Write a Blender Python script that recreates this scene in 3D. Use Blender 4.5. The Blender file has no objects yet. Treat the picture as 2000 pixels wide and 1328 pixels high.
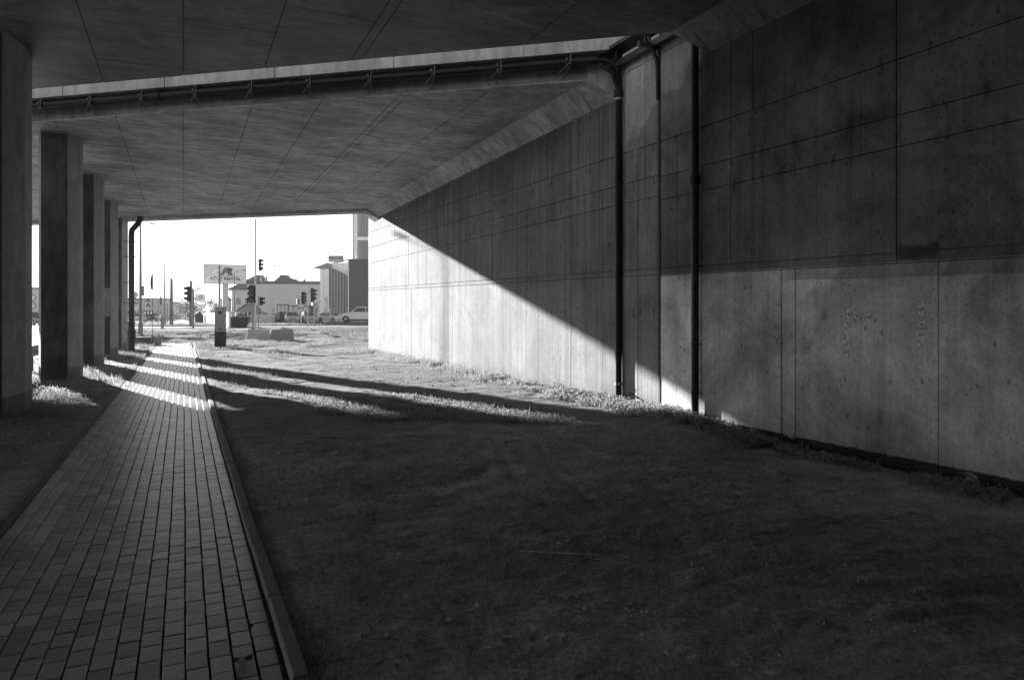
import bpy, bmesh, math, random
import numpy as np
from mathutils import Vector, Matrix, noise as mnoise

random.seed(7)
rng = np.random.default_rng(7)
S = bpy.context.scene
COL = S.collection
R = math.radians

# ------------------------------------------------------------------ camera, sky, sun, exposure
CAM_H, F, YAW = 1.6, 1400.0, math.atan(642 / 1400)
cd = bpy.data.cameras.new("camera"); cam = bpy.data.objects.new("camera", cd); COL.objects.link(cam)
cam.location = (0, 0, CAM_H); cam.rotation_euler = (R(90), 0, -YAW)
cd.sensor_width = 36; cd.lens = 36 * F / 2000; cd.shift_y = -49 / 2000
cd.clip_start = 0.05; cd.clip_end = 4000
S.camera = cam

SUN = Vector((-0.418, 1.326, 0.272)).normalized()
elev = math.asin(SUN.z)
world = bpy.data.worlds.new("World"); S.world = world; world.use_nodes = True
wn = world.node_tree; wn.nodes.clear()
sky = wn.nodes.new("ShaderNodeTexSky"); sky.sky_type = 'NISHITA'; sky.sun_disc = False
sky.sun_elevation = elev; sky.sun_rotation = math.atan2(SUN.x, SUN.y)
sky.dust_density = 0.0
bw = wn.nodes.new("ShaderNodeRGBToBW")            # the photograph is black and white
bg = wn.nodes.new("ShaderNodeBackground"); bg.inputs[1].default_value = 0.05
wo = wn.nodes.new("ShaderNodeOutputWorld")
wn.links.new(sky.outputs[0], bw.inputs[0]); wn.links.new(bw.outputs[0], bg.inputs[0]); wn.links.new(bg.outputs[0], wo.inputs[0])

sl = bpy.data.lights.new("sun", 'SUN'); sl.energy = 4.3; sl.angle = R(0.55)
sun = bpy.data.objects.new("sun", sl); COL.objects.link(sun)
sun.rotation_euler = SUN.to_track_quat('Z', 'Y').to_euler(); sun.location = (-20, 60, 40)

S.view_settings.view_transform = 'Standard'; S.view_settings.look = 'None'
S.view_settings.gamma = 1; S.view_settings.use_curve_mapping = False
S.view_settings.exposure = 2.3
S.render.engine = 'CYCLES'
S.cycles.use_denoising = True
S.cycles.max_bounces = 10; S.cycles.diffuse_bounces = 7; S.cycles.glossy_bounces = 4
S.cycles.sample_clamp_indirect = 6

# ------------------------------------------------------------------ helpers
def tag(o, label=None, cat=None, group=None, kind=None):
    if label: o["label"] = label
    if cat: o["category"] = cat
    if group: o["group"] = group
    if kind: o["kind"] = kind
    return o

def empty(name, loc=(0, 0, 0), rz=0, **k):
    o = bpy.data.objects.new(name, None); COL.objects.link(o)
    o.location = loc; o.rotation_euler = (0, 0, rz); o.empty_display_size = 0.2
    return tag(o, **k)

def copy_tree(o, parent=None):
    c = o.copy(); COL.objects.link(c)
    if parent: c.parent = parent
    for ch in o.children: copy_tree(ch, c)
    return c

class MB:
    def __init__(s): s.v = []; s.f = []
    def add(s, vs, fs):
        n = len(s.v); s.v += [tuple(v) for v in vs]; s.f += [tuple(i + n for i in f) for f in fs]; return s
    def box(s, x0, x1, y0, y1, z0, z1):
        return s.add([(x0,y0,z0),(x1,y0,z0),(x1,y1,z0),(x0,y1,z0),(x0,y0,z1),(x1,y0,z1),(x1,y1,z1),(x0,y1,z1)],
                     [(0,3,2,1),(4,5,6,7),(0,1,5,4),(1,2,6,5),(2,3,7,6),(3,0,4,7)])
    def bbox(s, x0, x1, y0, y1, z0, z1, b=0.01):
        "box with a bevelled top rim"
        return s.add([(x0,y0,z0),(x1,y0,z0),(x1,y1,z0),(x0,y1,z0),(x0,y0,z1-b),(x1,y0,z1-b),(x1,y1,z1-b),(x0,y1,z1-b),
                      (x0+b,y0+b,z1),(x1-b,y0+b,z1),(x1-b,y1-b,z1),(x0+b,y1-b,z1)],
                     [(0,3,2,1),(0,1,5,4),(1,2,6,5),(2,3,7,6),(3,0,4,7),(8,9,10,11),(4,5,9,8),(5,6,10,9),(6,7,11,10),(7,4,8,11)])
    def prism(s, pts, z0, z1):
        "plan polygon (counter-clockwise) raised from z0 to z1"
        n = len(pts)
        return s.add([(p[0],p[1],z0) for p in pts] + [(p[0],p[1],z1) for p in pts],
                     [tuple(reversed(range(n))), tuple(range(n, 2*n))] + [(i,(i+1)%n,n+(i+1)%n,n+i) for i in range(n)])
    def extr(s, pts, a0, a1, axis='y'):
        "side profile of (u, z) points swept along one axis"
        n = len(pts)
        m = (lambda u, z, a: (u, a, z)) if axis == 'y' else (lambda u, z, a: (a, u, z))
        return s.add([m(p[0],p[1],a0) for p in pts] + [m(p[0],p[1],a1) for p in pts],
                     [tuple(range(n)), tuple(reversed(range(n, 2*n)))] + [(i,n+i,n+(i+1)%n,(i+1)%n) for i in range(n)])
    def tube(s, p0, p1, r0, r1=None, n=10, cap=True):
        r1 = r0 if r1 is None else r1
        p0, p1 = Vector(p0), Vector(p1); q = (p1 - p0).to_track_quat('Z', 'Y')
        vs = []
        for p, r in ((p0, r0), (p1, r1)):
            for i in range(n):
                a = 2*math.pi*i/n; vs.append(p + q @ Vector((r*math.cos(a), r*math.sin(a), 0)))
        fs = [(i,(i+1)%n,n+(i+1)%n,n+i) for i in range(n)]
        if cap: fs += [tuple(reversed(range(n))), tuple(range(n, 2*n))]
        return s.add(vs, fs)
    def path(s, pts, r, n=10):
        "continuous pipe through points"
        pts = [Vector(p) for p in pts]; vs = []; fs = []
        for k, p in enumerate(pts):
            d = ((pts[min(k+1,len(pts)-1)] - p).normalized() + (p - pts[max(k-1,0)]).normalized()).normalized()
            q = d.to_track_quat('Z', 'X') if abs(d.z) < .99 else Matrix.Identity(3).to_quaternion()
            for i in range(n):
                a = 2*math.pi*i/n; vs.append(p + q @ Vector((r*math.cos(a), r*math.sin(a), 0)))
        # re-use first frame when directions are close to vertical: rebuild by parallel transport
        vs = []; d0 = (pts[1]-pts[0]).normalized(); ref = d0.orthogonal().normalized()
        for k, p in enumerate(pts):
            d = ((pts[min(k+1,len(pts)-1)] - p).normalized() + (p - pts[max(k-1,0)]).normalized())
            d.normalize(); ref = (ref - d*ref.dot(d)).normalized(); b = d.cross(ref)
            for i in range(n):
                a = 2*math.pi*i/n; vs.append(p + ref*(r*math.cos(a)) + b*(r*math.sin(a)))
        for k in range(len(pts)-1):
            for i in range(n): fs.append((k*n+i, k*n+(i+1)%n, (k+1)*n+(i+1)%n, (k+1)*n+i))
        fs += [tuple(reversed(range(n))), tuple(range((len(pts)-1)*n, len(pts)*n))]
        return s.add(vs, fs)
    def disc(s, c, nrm, r, t, n=20):
        c, nrm = Vector(c), Vector(nrm).normalized()
        return s.tube(c - nrm*t/2, c + nrm*t/2, r, n=n)
    def quadz(s, vs):
        return s.add(vs, [tuple(range(len(vs)))])
    def mesh(s, name, mat, smooth=False):
        me = bpy.data.meshes.new(name); me.from_pydata(s.v, [], s.f); me.update()
        if mat: me.materials.append(mat)
        if smooth:
            me.polygons.foreach_set("use_smooth", [True]*len(me.polygons))
            try: me.set_sharp_from_angle(angle=R(35))
            except Exception: pass
        return me
    def build(s, name, mat, parent=None, smooth=False, **k):
        o = bpy.data.objects.new(name, s.mesh(name, mat, smooth)); COL.objects.link(o)
        if parent: o.parent = parent
        return tag(o, **k)

def link_mesh(name, me, parent=None, loc=None, **k):
    o = bpy.data.objects.new(name, me); COL.objects.link(o)
    if parent: o.parent = parent
    if loc is not None: o.location = loc
    return tag(o, **k)

def np_mesh(name, verts, faces, mat, parent=None, smooth=False, **k):
    "fast mesh from arrays; faces (n, 3) or (n, 4)"
    verts = np.asarray(verts, np.float32); faces = np.asarray(faces, np.int32)
    me = bpy.data.meshes.new(name); n, w = faces.shape
    me.vertices.add(len(verts)); me.vertices.foreach_set("co", verts.ravel())
    me.loops.add(n*w); me.loops.foreach_set("vertex_index", faces.ravel())
    me.polygons.add(n); me.polygons.foreach_set("loop_start", np.arange(0, n*w, w, dtype=np.int32))
    me.polygons.foreach_set("loop_total", np.full(n, w, np.int32))
    me.polygons.foreach_set("use_smooth", np.full(n, bool(smooth)))
    me.update(calc_edges=True); me.validate()
    me.materials.append(mat)
    o = bpy.data.objects.new(name, me); COL.objects.link(o)
    if parent: o.parent = parent
    return tag(o, **k)

def clip_poly(poly, a, b, c):
    "keep the side a*x + b*y <= c of a convex polygon"
    out = []
    for i in range(len(poly)):
        p, q = poly[i], poly[(i+1) % len(poly)]
        dp, dq = a*p[0]+b*p[1]-c, a*q[0]+b*q[1]-c
        if dp <= 0: out.append(p)
        if (dp < 0 < dq) or (dq < 0 < dp):
            t = dp/(dp-dq); out.append((p[0]+t*(q[0]-p[0]), p[1]+t*(q[1]-p[1])))
    return out

def area(poly):
    return abs(sum(poly[i][0]*poly[(i+1)%len(poly)][1]-poly[(i+1)%len(poly)][0]*poly[i][1] for i in range(len(poly))))/2

# smooth value noise on arrays
_perm = rng.random((257, 257)).astype(np.float32)
def vnoise(x, y):
    x = np.asarray(x, float); y = np.asarray(y, float)
    xi = np.floor(x).astype(int); yi = np.floor(y).astype(int); u = x-xi; v = y-yi
    u = u*u*(3-2*u); v = v*v*(3-2*v)
    g = lambda i, j: _perm[i % 257, j % 257]
    return (g(xi,yi)*(1-u)+g(xi+1,yi)*u)*(1-v)+(g(xi,yi+1)*(1-u)+g(xi+1,yi+1)*u)*v - .5
def fbm(x, y, o=4, s=0):
    t = 0; a = 1
    for k in range(o):
        t = t + a*vnoise(x*2**k+s+17.3*k, y*2**k+s*1.7+9.1*k); a *= .5
    return t
def sst(a, b, x):
    t = np.clip((x-a)/(b-a), 0, 1); return t*t*(3-2*t)

# ------------------------------------------------------------------ materials
class NT:
    def __init__(s, name):
        s.m = bpy.data.materials.new(name); s.m.use_nodes = True; s.t = s.m.node_tree
        s.b = s.t.nodes["Principled BSDF"]; s._p = None
    def n(s, t, **k):
        nd = s.t.nodes.new(t)
        for a, v in k.items(): setattr(nd, a, v)
        return nd
    def L(s, a, b): s.t.links.new(a, b)
    def pos(s):
        if s._p is None: s._p = s.n("ShaderNodeNewGeometry").outputs["Position"]
        return s._p
    def mapv(s, sc, loc=(0,0,0), rot=(0,0,0), src=None):
        m = s.n("ShaderNodeMapping"); m.inputs["Scale"].default_value = sc
        m.inputs["Location"].default_value = loc; m.inputs["Rotation"].default_value = rot
        s.L(src or s.pos(), m.inputs[0]); return m.outputs[0]
    def noise(s, sc=(1,1,1), scale=1.0, detail=4, rough=.55, loc=(0,0,0), dist=0, src=None, rot=(0,0,0)):
        nd = s.n("ShaderNodeTexNoise"); nd.inputs["Scale"].default_value = scale
        nd.inputs["Detail"].default_value = detail; nd.inputs["Roughness"].default_value = rough
        nd.inputs["Distortion"].default_value = dist
        s.L(s.mapv(sc, loc, rot, src), nd.inputs["Vector"]); return nd.outputs["Fac"]
    def ramp(s, src, lo, hi, a=0.0, b=1.0, clampit=True, smooth=False):
        m = s.n("ShaderNodeMapRange"); m.clamp = clampit
        if smooth: m.interpolation_type = 'SMOOTHSTEP'
        for i, v in enumerate((lo, hi, a, b)): m.inputs[i+1].default_value = v
        s.L(src, m.inputs[0]); return m.outputs[0]
    def math(s, op, a, b=None, c=None):
        m = s.n("ShaderNodeMath", operation=op)
        for i, v in enumerate((a, b, c)):
            if v is None: continue
            if isinstance(v, (int, float)): m.inputs[i].default_value = v
            else: s.L(v, m.inputs[i])
        return m.outputs[0]
    def sep(s, src=None):
        x = s.n("ShaderNodeSeparateXYZ"); s.L(src or s.pos(), x.inputs[0]); return x.outputs
    def mul(s, *a):
        r = a[0]
        for q in a[1:]: r = s.math('MULTIPLY', r, q)
        return r
    def color(s, v):
        if isinstance(v, (int, float)): s.b.inputs["Base Color"].default_value = (v, v, v, 1)
        else:
            c = s.n("ShaderNodeCombineColor")
            for i in range(3): s.L(v, c.inputs[i])
            s.L(c.outputs[0], s.b.inputs["Base Color"])
    def bump(s, h, strength=.5, dist=.01):
        b = s.n("ShaderNodeBump"); b.inputs["Strength"].default_value = strength; b.inputs["Distance"].default_value = dist
        s.L(h, b.inputs["Height"]); s.L(b.outputs[0], s.b.inputs["Normal"])
    def set(s, rough=.8, spec=.3, metal=0):
        s.b.inputs["Roughness"].default_value = rough; s.b.inputs["Specular IOR Level"].default_value = spec
        s.b.inputs["Metallic"].default_value = metal; return s.m

def plain(name, v, rough=.7, spec=.3, metal=0, var=.25, scale=3.0):
    t = NT(name)
    n1 = t.noise(scale=scale, detail=5)
    t.color(t.ramp(n1, .3, .7, v*(1-var), v*(1+var)))
    return t.set(rough, spec, metal)

def wall_mat(name, base, paint, near):
    t = NT(name); X, Y, Z = t.sep()
    fine = t.noise((1, 26, .5), 1, 5, .65)                      # board marks running down the wall
    mid = t.noise((1, 5, .22), 1, 4, .6, loc=(3, 0, 0))
    blot = t.noise((1, .7, .9), 1, 6, .62, loc=(0, 5, 1), dist=.6)
    speck = t.noise((1, 1, 1), 34, 2, .5)
    v = t.ramp(fine, .28, .72, .72 if not near else .90, 1.14 if not near else 1.07)
    v = t.mul(v, t.ramp(mid, .3, .7, .78 if not near else .84, 1.16 if not near else 1.08))
    v = t.mul(v, t.ramp(blot, .3, .68, .72, 1.15))
    v = t.mul(v, t.ramp(speck, .58, .70, 1.0, .72), t.ramp(t.noise(scale=11, detail=5, rough=.75, loc=(0, 9, 5)), .3, .7, .84, 1.14))
    # dark weeping along and under the horizontal joints
    lines = [3.83, 3.5, 4.47] if near else [3.86, 4.45, 5.22]
    dirt_shade = None
    for i, zl in enumerate(lines):
        d = t.math('ABSOLUTE', t.math('SUBTRACT', Z, zl - .02))
        m = t.mul(t.ramp(d, .0, .13, 1, 0), t.ramp(t.noise((1, 3.1, .6), 1, 4, .7, loc=(0, 7*i, 0)), .50, .68, 0, 1))
        dirt_shade = m if dirt_shade is None else t.math('MAXIMUM', dirt_shade, m)
    ty = t.math('ABSOLUTE', t.math('SUBTRACT', t.math('FRACT', t.math('DIVIDE', t.math('ADD', Y, t.mul(t.noise((0, .8, .8), 1, 2), .35)), .62)), .5))
    tk = None
    for i, zl in enumerate(lines+([] if near else [1.62])):
        dz = t.math('ABSOLUTE', t.math('SUBTRACT', Z, zl))
        m = t.ramp(dz, .05, .11, 1, 0); tk = m if tk is None else t.math('MAXIMUM', tk, m)
    tk = t.mul(tk, t.ramp(ty, .025, .06, 1, 0), t.ramp(t.noise((1, .9, 3), 1, 2, .5, loc=(0, 0, 4)), .42, .55, 0, 1))
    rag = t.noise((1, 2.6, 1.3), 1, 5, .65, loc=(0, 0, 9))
    # damp under the deck, with the shade towards the top painted in
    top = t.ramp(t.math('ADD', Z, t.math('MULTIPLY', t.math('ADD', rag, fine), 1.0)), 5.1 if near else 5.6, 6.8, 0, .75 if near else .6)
    dirt_shade = t.math('MAXIMUM', t.mul(dirt_shade, .6), t.math('MAXIMUM', t.mul(top, 1.3), t.mul(tk, .8)))
    gapm = t.mul(t.ramp(Y, 8.7, 8.8, 0, 1), t.ramp(Y, 11.2, 11.3, 1, 0)); dirt_shade = t.mul(dirt_shade, t.math('SUBTRACT', 1, t.mul(gapm, t.ramp(Z, 4.7, 5.0, 0, 1))))
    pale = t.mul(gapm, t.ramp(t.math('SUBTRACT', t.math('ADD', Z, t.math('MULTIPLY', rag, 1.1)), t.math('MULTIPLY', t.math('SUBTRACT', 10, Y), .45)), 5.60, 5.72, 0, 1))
    pits = t.n("ShaderNodeTexVoronoi"); pits.inputs["Scale"].default_value = 1
    t.L(t.mapv((1, 7, 4.5) if near else (1, 5, 2.2)), pits.inputs["Vector"])
    pit = t.mul(t.ramp(pits.outputs["Distance"], .09, .17, 1, 0), t.ramp(t.noise(scale=1.7, detail=1), .45, .6, 0, 1))
    pt2 = t.n("ShaderNodeTexVoronoi"); pt2.inputs["Scale"].default_value = 1
    t.L(t.mapv((1, 15, 11), (0, 3, 1)), pt2.inputs["Vector"])
    pit2 = t.mul(t.ramp(pt2.outputs["Distance"], .12, .22, 1, 0), t.ramp(t.noise(scale=1.3, detail=2, loc=(0, 6, 0)), .46, .62, 0, 1))
    if near:
        lim = t.math('ADD', 2.095, t.math('MULTIPLY', Y, .0175))
        low = t.ramp(t.math('SUBTRACT', lim, Z), -.004, .004, 0, 1)
        # the strip under the joint was missed by the painters in places
        strip = t.mul(t.ramp(t.math('ADD', t.math('SUBTRACT', lim, Z), t.math('MULTIPLY', t.noise((1, .8, 2), 1, 4, .6), .12)), .22, .235, 1, 0), low,
                      t.ramp(Y, 7.2, 7.0, 0, .55))
        b = t.math('ADD', t.mul(low, t.math('SUBTRACT', 1, strip), paint-base), base)
    else:
        lim = t.math('ADD', 2.1, t.math('MULTIPLY', Y, .0175))
        low = t.ramp(t.math('SUBTRACT', lim, Z), -.004, .004, 0, 1)
        b = t.math('ADD', t.mul(low, paint-base), base)
    v = t.mul(v, b)
    v = t.mul(v, t.math('SUBTRACT', 1, t.mul(dirt_shade, .62)))
    v = t.mul(v, t.math('SUBTRACT', 1, t.mul(pit, .5)), t.math('SUBTRACT', 1, t.mul(pit2, .5)))
    # dirty foot of the wall
    foot = t.ramp(t.math('ADD', Z, t.math('MULTIPLY', rag, .5)), .25, .55, .72, 1)
    v = t.mul(v, foot)
    if near:
        bit = t.mul(t.ramp(t.math('ADD', Z, t.math('MULTIPLY', t.noise((1, 9, 9), 1, 3, .6), .05)), .035, .045, 1, 0), t.ramp(Y, 8.0, 8.3, 1, 0),
                    t.ramp(t.noise((1, 2.2, 6), 1, 3, .6, loc=(0, 3, 0)), .36, .42, .15, 1))
        v = t.math('ADD', t.mul(v, t.math('SUBTRACT', 1, bit)), t.mul(bit, .045))
    v = t.mul(v, t.math('ADD', .94, t.mul(pale, .5)), t.math('ADD', 1, t.mul(gapm, .35 if near else .22)))  # pale bloom, and the gap stretch lightened in colour for its skylight
    wob = t.noise(scale=6, detail=5, rough=.7); wob2 = t.noise((1, 8, 2), 1, 5, .7)
    def mask(y0, y1, z0, z1, soft=.05, amp=.25, src=None):
        q = t.math('MULTIPLY', t.math('SUBTRACT', src or wob, .5), amp)
        dy = t.math('SUBTRACT', t.math('ABSOLUTE', t.math('SUBTRACT', t.math('ADD', Y, q), (y0+y1)/2)), (y1-y0)/2)
        dz = t.math('SUBTRACT', t.math('ABSOLUTE', t.math('SUBTRACT', t.math('ADD', Z, q), (z0+z1)/2)), (z1-z0)/2)
        return t.ramp(t.math('MAXIMUM', dy, dz), -soft, soft, 1, 0)
    if near:
        for (y0, y1, z0, z1, so, am, k) in ((5.0, 5.5, 2.21, 2.37, .02, .14, .6), (5.55, 6.2, 3.76, 4.0, .12, .6, .5), (6.8, 7.05, 3.6, 3.9, .1, .3, .4), (4.95, 5.2, 3.6, 4.05, .12, .5, .35),
                (6.47, 6.55, 1.55, 1.68, .04, .03, .35), (6.47, 6.55, .42, .52, .04, .03, .3), (5.68, 5.74, .36, .52, .04, .03, .3), (5.42, 5.48, .42, .52, .04, .03, .25), (4.56, 4.62, .40, .49, .04, .03, .35),
                (7.35, 8.1, .7, 1.6, .3, 1.1, .28), (6.72, 6.84, 1.1, 1.3, .05, .2, .25), (3.6, 4.4, 1.85, 2.1, .2, .8, .25), (7.3, 7.9, 4.35, 5.4, .4, 1.0, .3), (2.6, 3.9, 4.2, 5.4, .5, 1.4, .35), (5.9, 7.0, 4.9, 5.6, .4, 1.2, .35),
                (7.7, 7.76, 2.4, 4.9, .05, .12, .3), (6.1, 6.16, 3.0, 4.4, .04, .1, .22), (5.5, 5.56, 2.3, 5.5, .05, .1, .3), (8.25, 8.75, 4.6, 5.6, .15, .7, .3)):
            v = t.mul(v, t.math('SUBTRACT', 1, t.mul(mask(y0, y1, z0, z1, so, am), k)))
        for (y0, y1, z0, z1) in ((6.13, 6.22, 1.08, 1.68), (5.17, 5.25, 1.2, 1.76), (5.82, 6.14, 1.53, 1.60), (6.82, 6.88, 1.12, 1.38), (7.28, 7.33, 1.2, 1.45)):
            m = mask(y0, y1, z0, z1, .01, .05)
            rgh = t.noise(scale=22, detail=3, rough=.7, loc=(0, 2, 0))
            v = t.mul(v, t.math('ADD', 1, t.mul(m, t.ramp(rgh,   .42, .60, -.4, .4))))
        dr = t.mul(t.ramp(t.noise((1, 11, .22), 1, 4, .6, loc=(0, 1, 7)), .56, .68, 0, 1), t.ramp(t.noise((1, 1.3, .7), 1, 3, .6), .45, .6, 0, 1))
        v = t.mul(v, t.math('SUBTRACT', 1, t.mul(dr, .3)))
        big = t.ramp(t.noise((1, .55, .6), 1, 7, .68, loc=(0, 4, 2), dist=1.2), .36, .62, .56, 1.15)
        v = t.mul(v, big)
    else:
        dr = t.mul(t.ramp(t.noise((1, 9, .18), 1, 5, .65, loc=(0, 1, 7)), .50, .66, 0, 1), t.ramp(t.noise((1, .8, .5), 1, 3, .6), .40, .6, .15, 1), t.ramp(Z, 1.8, 3.2, .25, 1))
        v = t.mul(v, t.math('SUBTRACT', 1, t.mul(dr, .5)))
        ef = t.mul(t.ramp(t.noise((1, 5, .45), 1, 6, .75, loc=(0, 8, 3)), .58, .72, 0, 1), t.ramp(Z, 2.3, 2.8, 0, 1))
        v = t.mul(v, t.math('ADD', 1, t.mul(ef, .45)))
    t.color(v)
    h = t.math('ADD', t.mul(fine, .6), t.mul(t.noise(scale=60, detail=3), .5))
    h = t.math('SUBTRACT', h, t.mul(pit, .8))
    t.bump(h, .45, .006)
    return t.set(.88, .2)

def soffit_mat(name, base):
    t = NT(name)
    g = t.noise((1.7, 8, 1), 1, 8, .78, dist=.8)
    g2 = t.noise((.7, 1.7, 1), 1, 8, .7, loc=(4, 2, 0), dist=1.5)
    bl = t.noise((.5, .8, 1), 1, 5, .6, loc=(9, 1, 0))
    sp = t.noise((3, 22, 1), 1, 3, .5)
    dash = t.noise((1.6, 24, 1), 1, 3, .6, loc=(2, 7, 0), dist=.3)
    v = t.mul(t.ramp(g, .3, .7, .68, 1.28), t.ramp(t.noise(scale=2.4, detail=7, rough=.7, dist=.6), .32, .68, .68, 1.28), t.ramp(g2, .32, .68, .62, 1.3), t.ramp(bl, .3, .7, .6, 1.32), t.ramp(sp, .62, .72, 1, .55), t.ramp(dash, .63, .70, 1, .45))
    v = t.mul(v, base)
    t.color(v); t.bump(t.math('ADD', g, t.mul(sp, .3)), .35, .008)
    return t.set(.62, .35)

def concrete(name, base, vary=.25, streak=True, rough=.85):
    t = NT(name)
    a = t.noise((1, 1, .25), 5 if streak else 2, 6, .65); b = t.noise(scale=.9, detail=5); c = t.noise(scale=40, detail=2)
    v = t.mul(t.ramp(a, .3, .7, 1-vary, 1+vary), t.ramp(b, .3, .7, 1-vary*.8, 1+vary*.8), t.ramp(c, .6, .75, 1, .85), base)
    t.color(v); t.bump(t.noise(scale=50, detail=3), .3, .004)
    return t.set(rough, .25)

def column_mat():
    t = NT("column_concrete"); X, Y, Z = t.sep()
    a = t.noise((3, 3, .5), 1, 5, .6); b = t.noise((1, 1, 1), 1.1, 6, .65, dist=.4)
    v = t.mul(t.ramp(a, .3, .7, .88, 1.1), t.ramp(b, .3, .7, .82, 1.14), .31)
    v = t.mul(v, t.ramp(t.math('ADD', Z, t.math('MULTIPLY', t.noise(scale=7), .03)), .345, .355, .55, 1))
    v = t.mul(v, t.ramp(Z, 3.28, 3.285, 1, .93))
    sc = t.noise((2, 2, 1.2), 2.2, 7, .75, dist=.5)
    v = t.mul(v, t.ramp(sc, .32, .66, .72, 1.16), t.ramp(t.noise(scale=26, detail=2), .64, .74, 1, .7))
    t.color(v); t.bump(t.noise(scale=45, detail=3), .3, .004)
    return t.set(.85, .25)

def dirt_mat():
    t = NT("ground_soil"); X, Y, Z = t.sep()
    a = t.noise(scale=.35, detail=6, rough=.6); b = t.noise(scale=3.5, detail=6, rough=.65); c = t.noise(scale=28, detail=5, rough=.7)
    wav = t.noise((1.2, 7, 1), 1.3, 5, .65, dist=.5)
    v = t.mul(t.ramp(a, .3, .7, .66, 1.34), t.ramp(b, .3, .7, .74, 1.26), t.ramp(c, .3, .72, .55, 1.4), t.ramp(wav, .35, .65, .82, 1.12))
    near = t.math('ADD', .40, t.mul(t.ramp(Y, 7.5, 12, 0, 1, smooth=True), -.17))       # soil colour raised under the deck to lift the shade, lowered in sunlight
    turf = t.ramp(Y, 24, 34, 0, 1)
    gn = t.mul(t.ramp(t.noise(scale=2.2, detail=6, rough=.7), .42, .6, 0, 1), turf)
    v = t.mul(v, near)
    v = t.mul(v, t.math('SUBTRACT', 1, t.mul(gn, .3)))
    t.color(v)
    h = t.math('ADD', t.math('ADD', t.mul(c, .5), t.mul(b, 1.0)), t.mul(t.noise(scale=90, detail=3), .25))
    t.bump(h, .9, .02)
    return t.set(.95, .12)

def brick_mat():
    t = NT("paving_brick"); X, Y, Z = t.sep()
    c = t.math('FLOOR', t.math('DIVIDE', t.math('SUBTRACT', X, BX0), BW))
    od = t.math('FRACT', t.math('DIVIDE', c, 2))
    r = t.math('FLOOR', t.math('DIVIDE', t.math('SUBTRACT', Y, t.math('MULTIPLY', od, BL)), BL))
    cv = t.n("ShaderNodeCombineXYZ"); t.L(c, cv.inputs[0]); t.L(r, cv.inputs[1])
    w = t.n("ShaderNodeTexWhiteNoise", noise_dimensions='3D'); t.L(cv.outputs[0], w.inputs["Vector"])
    b = t.noise(scale=1.3, detail=5); f = t.noise(scale=70, detail=3, rough=.7)
    edge = t.ramp(t.math('ADD', X, t.math('MULTIPLY', t.noise(scale=5, detail=4), .3)), .42, .56, 1, .55)
    v = t.mul(t.ramp(w.outputs["Value"], 0, 1, .20, .42), t.ramp(b, .3, .7, .85, 1.15), t.ramp(f, .3, .7, .85, 1.15), edge)
    t.color(v); t.bump(f, .3, .003)
    return t.set(.36, .8)

def leaf_mat(name, v, trans=.25):
    t = NT(name)
    a = t.noise(scale=6, detail=2); c = t.noise(scale=.5, detail=3)
    t.color(t.mul(t.ramp(a, .3, .7, v*.65, v*1.4), t.ramp(c, .35, .65, .8, 1.2)))
    t.b.inputs["Transmission Weight"].default_value = 0
    t.b.inputs["Subsurface Weight"].default_value = 0
    tr = t.n("ShaderNodeBsdfTranslucent"); tr.inputs[0].default_value = (v*1.6, v*1.6, v*1.6, 1)
    mx = t.n("ShaderNodeMixShader"); mx.inputs[0].default_value = trans
    out = t.t.nodes["Material Output"]
    t.L(t.b.outputs[0], mx.inputs[1]); t.L(tr.outputs[0], mx.inputs[2]); t.L(mx.outputs[0], out.inputs[0])
    return t.set(.6, .3)

BX0, BW, BL = -1.19, 0.1, 0.169
M = {}
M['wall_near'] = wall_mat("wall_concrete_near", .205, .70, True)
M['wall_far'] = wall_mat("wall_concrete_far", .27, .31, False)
M['joint'] = concrete("joint_shadowed_concrete", .10)
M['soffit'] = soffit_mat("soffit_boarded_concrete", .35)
M['soffit_near'] = soffit_mat("soffit_dimmed_concrete", .155)  # same concrete darkened to deepen the gloom under the near deck
M['deck'] = concrete("deck_concrete", .36)
M['web'] = concrete("deck_web_concrete", .20, .3)
M['cornice'] = concrete("edge_beam_concrete", .38, .32)
M['column'] = column_mat()
M['front_dark'] = concrete("dark_front_face", .09, .45)
M['cabinet'] = plain("cabinet_paint", .34, .6, .3, var=.08)
M['towerwhite'] = plain("white_cladding", .85, .5, .3, var=.03)
M['tank'] = plain("barrier_plastic", .24, .6, .3, var=.12)
M['tank_light'] = plain("barrier_plastic_pale", .40, .6, .3, var=.1)
M['soil'] = dirt_mat()
M['brick'] = brick_mat()
M['kerb'] = concrete("kerb_concrete", .25, .2, False)
M['edging'] = concrete("edging_concrete", .15, .25, False)
M['bed'] = plain("joint_sand", .06, .95, .1)
M['pipe'] = plain("black_plastic_pipe", .012, .45, .3, var=.2)
M['pipe_dark'] = plain("dark_pipe", .03, .45, .4, var=.2)
M['steel'] = plain("galvanised_steel", .35, .42, .5, .6, var=.2)
M['bracket'] = plain("bracket_steel", .12, .5, .4, .5, var=.2)
M['white'] = plain("white_paint", .72, .5, .4, var=.06)
M['lightgrey'] = plain("light_grey_paint", .5, .55, .3, var=.1)
M['grey'] = plain("mid_grey_paint", .24, .6, .3, var=.1)
M['darkgrey'] = plain("dark_grey_paint", .055, .6, .3, var=.15)
M['black'] = plain("black_rubber", .02, .6, .3, var=.2)
M['wood'] = plain("weathered_wood", .16, .8, .2, var=.3, scale=2)
M['glass'] = plain("dark_glass", .05, .08, .6, var=.05)
M['lens'] = plain("signal_lens", .12, .15, .5, var=.1)
M['carwhite'] = plain("car_paint_white", .72, .25, .5, var=.02)
M['carsilver'] = plain("car_paint_silver", .42, .25, .6, .4, var=.02)
M['cardark'] = plain("car_paint_dark", .05, .25, .6, .2, var=.02)
M['asphalt'] = concrete("asphalt", .16, .15, False, .75)
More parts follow.
